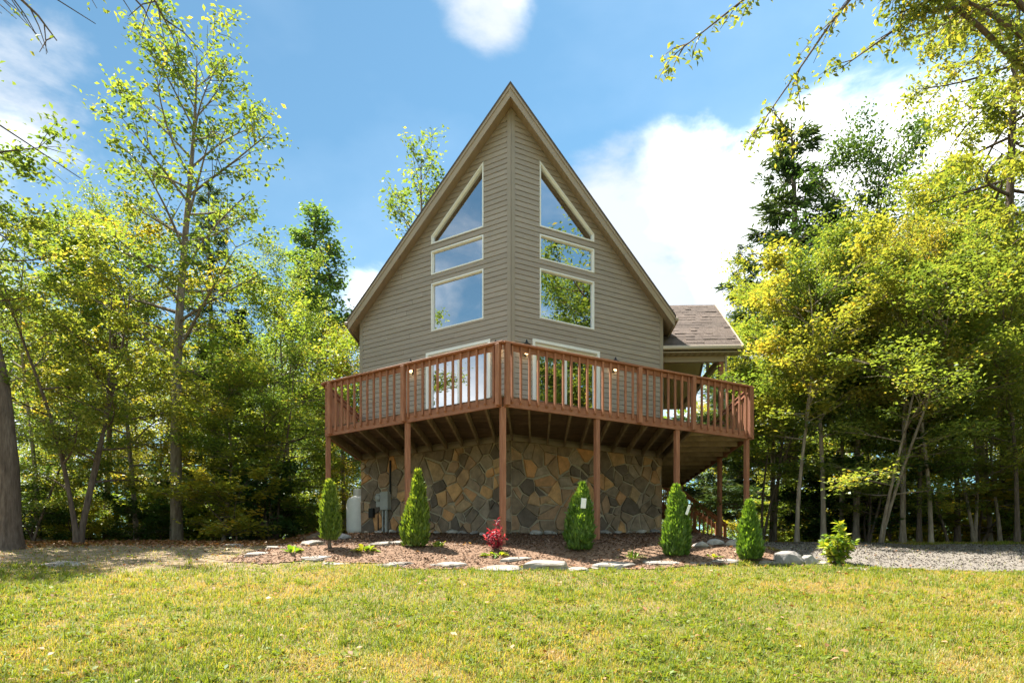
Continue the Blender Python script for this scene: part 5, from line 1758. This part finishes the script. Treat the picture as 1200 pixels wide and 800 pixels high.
def grass_density(x, y):
    d = 0.5 + 0.8 * vnoise(x * .9, y * .9, 31)
    d = d * (0.6 + .75 * vnoise(x * 3.1, y * 3.1, 32))
    d = d * (1 - sstep((bed_mask(x, y) - .1) / .5))
    d = np.where(drive_mask(x, y), .035, d)
    bare = sstep((-2.3 - x) / 2.6) * sstep((y - 10.5 + 1.8 * (vnoise(x, y, 33) - .5)) / 1.2)
    d = d * (1 - .86 * bare)
    d = d * np.where(y > 16.5, .25, 1)
    return d


def lawn():
    rng = np.random.default_rng(301)
    n = 640000
    y = 3.9 + (17.5 - 3.9) * rng.random(n) ** 1.75
    x = rng.uniform(-1, 1, n) * (0.86 * y + 1.2)
    p = grass_density(x, y)
    k = rng.random(n) < p * .9
    x, y = x[k], y[k]
    # taller tufts standing out of the turf
    nt = 1500
    ty = 4.2 + 8 * rng.random(nt) ** 1.5; tx = rng.uniform(-1, 1, nt) * (.85 * ty + 1)
    kt = rng.random(nt) < grass_density(tx, ty) - .25
    tx, ty = np.repeat(tx[kt], 22), np.repeat(ty[kt], 22)
    nb_ = len(x)
    x = np.concatenate([x, tx + rng.normal(size=len(tx)) * .022]); y = np.concatenate([y, ty + rng.normal(size=len(tx)) * .022])
    tuft = np.arange(len(x)) >= nb_
    n = len(x)
    z = ground(x, y) - .004
    tall = vnoise(x * 1.3, y * 1.3, 35)
    h = (.022 + .062 * tall ** 1.8 + rng.random(n) ** 4 * .05) * rng.uniform(.6, 1.3, n) * np.where(y > 11.2, .85, 1)
    h = np.where(tuft, rng.uniform(.05, .13, n), h)
    w = rng.uniform(.0035, .0075, n) * (1 + .05 * y)
    az = rng.uniform(0, 6.283, n); ln = rng.uniform(.25, 1.35, n)
    lx, ly = np.cos(az) * h * ln, np.sin(az) * h * ln
    a2 = az + 1.57 + rng.uniform(-.6, .6, n)
    wx, wy = np.cos(a2) * w / 2, np.sin(a2) * w / 2
    b0 = np.stack([x - wx, y - wy, z], 1); b1 = np.stack([x + wx, y + wy, z], 1)
    m = np.stack([x + lx * .38, y + ly * .38, z + h * .62], 1)
    m0 = m - np.stack([wx, wy, 0 * wx], 1) * .75; m1 = m + np.stack([wx, wy, 0 * wx], 1) * .75
    tip = np.stack([x + lx, y + ly, z + h * (1 - .38 * np.minimum(ln, 1.3) ** 2)], 1)
    V = np.stack([b0, b1, m1, m0, tip], 1).reshape(-1, 3)
    b = np.arange(n) * 5
    dry = vnoise(x * .75 + 4, y * .75, 37) * .55 + vnoise(x * 2.6, y * 2.6, 38) * .45
    tint = np.clip(.57 + 1.6 * (.5 - dry) + .25 * (tall - .5) + rng.normal(size=n) * .17, 0, 1)
    tint = np.where(rng.random(n) < .13, rng.uniform(0, .25, n), tint)
    tint = np.where(tuft, np.clip(rng.normal(.72, .15, n), 0, 1), tint)
    me = fast_mesh('lawn_grass', V, quads=np.stack([b, b + 1, b + 2, b + 3], -1), tris=np.stack([b + 3, b + 2, b + 4], -1), tint=np.concatenate([tint, tint]))
    mesh_obj('lawn_grass', me, 'grass_blade', None, 'short yellow-green grass of the sloping front lawn', 'grass', None, 'stuff')
    print('GRASS', n)


lawn()


def weeds():
    rng = np.random.default_rng(302)
    n = 5200
    y = 4.2 + 9 * rng.random(n) ** 1.4; x = rng.uniform(-1, 1, n) * (.85 * y + 1)
    k = (rng.random(n) < grass_density(x, y)) & (vnoise(x * 1.1, y * 1.1, 41) > .42)
    x, y = x[k], y[k]
    m = 6
    px = np.repeat(x, m); py = np.repeat(y, m)
    az = rng.uniform(0, 6.283, len(px))
    pos = np.stack([px + np.cos(az) * .01, py + np.sin(az) * .01, ground(px, py) + .02 + .015 * rng.random(len(px))], 1)
    ax = np.stack([np.cos(az), np.sin(az), rng.uniform(0, .6, len(px))], 1)
    tint = np.clip(.8 + rng.normal(size=len(px)) * .12, 0, 1)
    mesh_obj('lawn_weeds', leaf_mesh('lawn_weeds', pos, .055, rng, tint, aspect=.5, flat=2.0, axis=ax), 'grass_blade', None, 'small broad-leaved weeds growing in the lawn', 'weeds', None, 'stuff')


weeds()
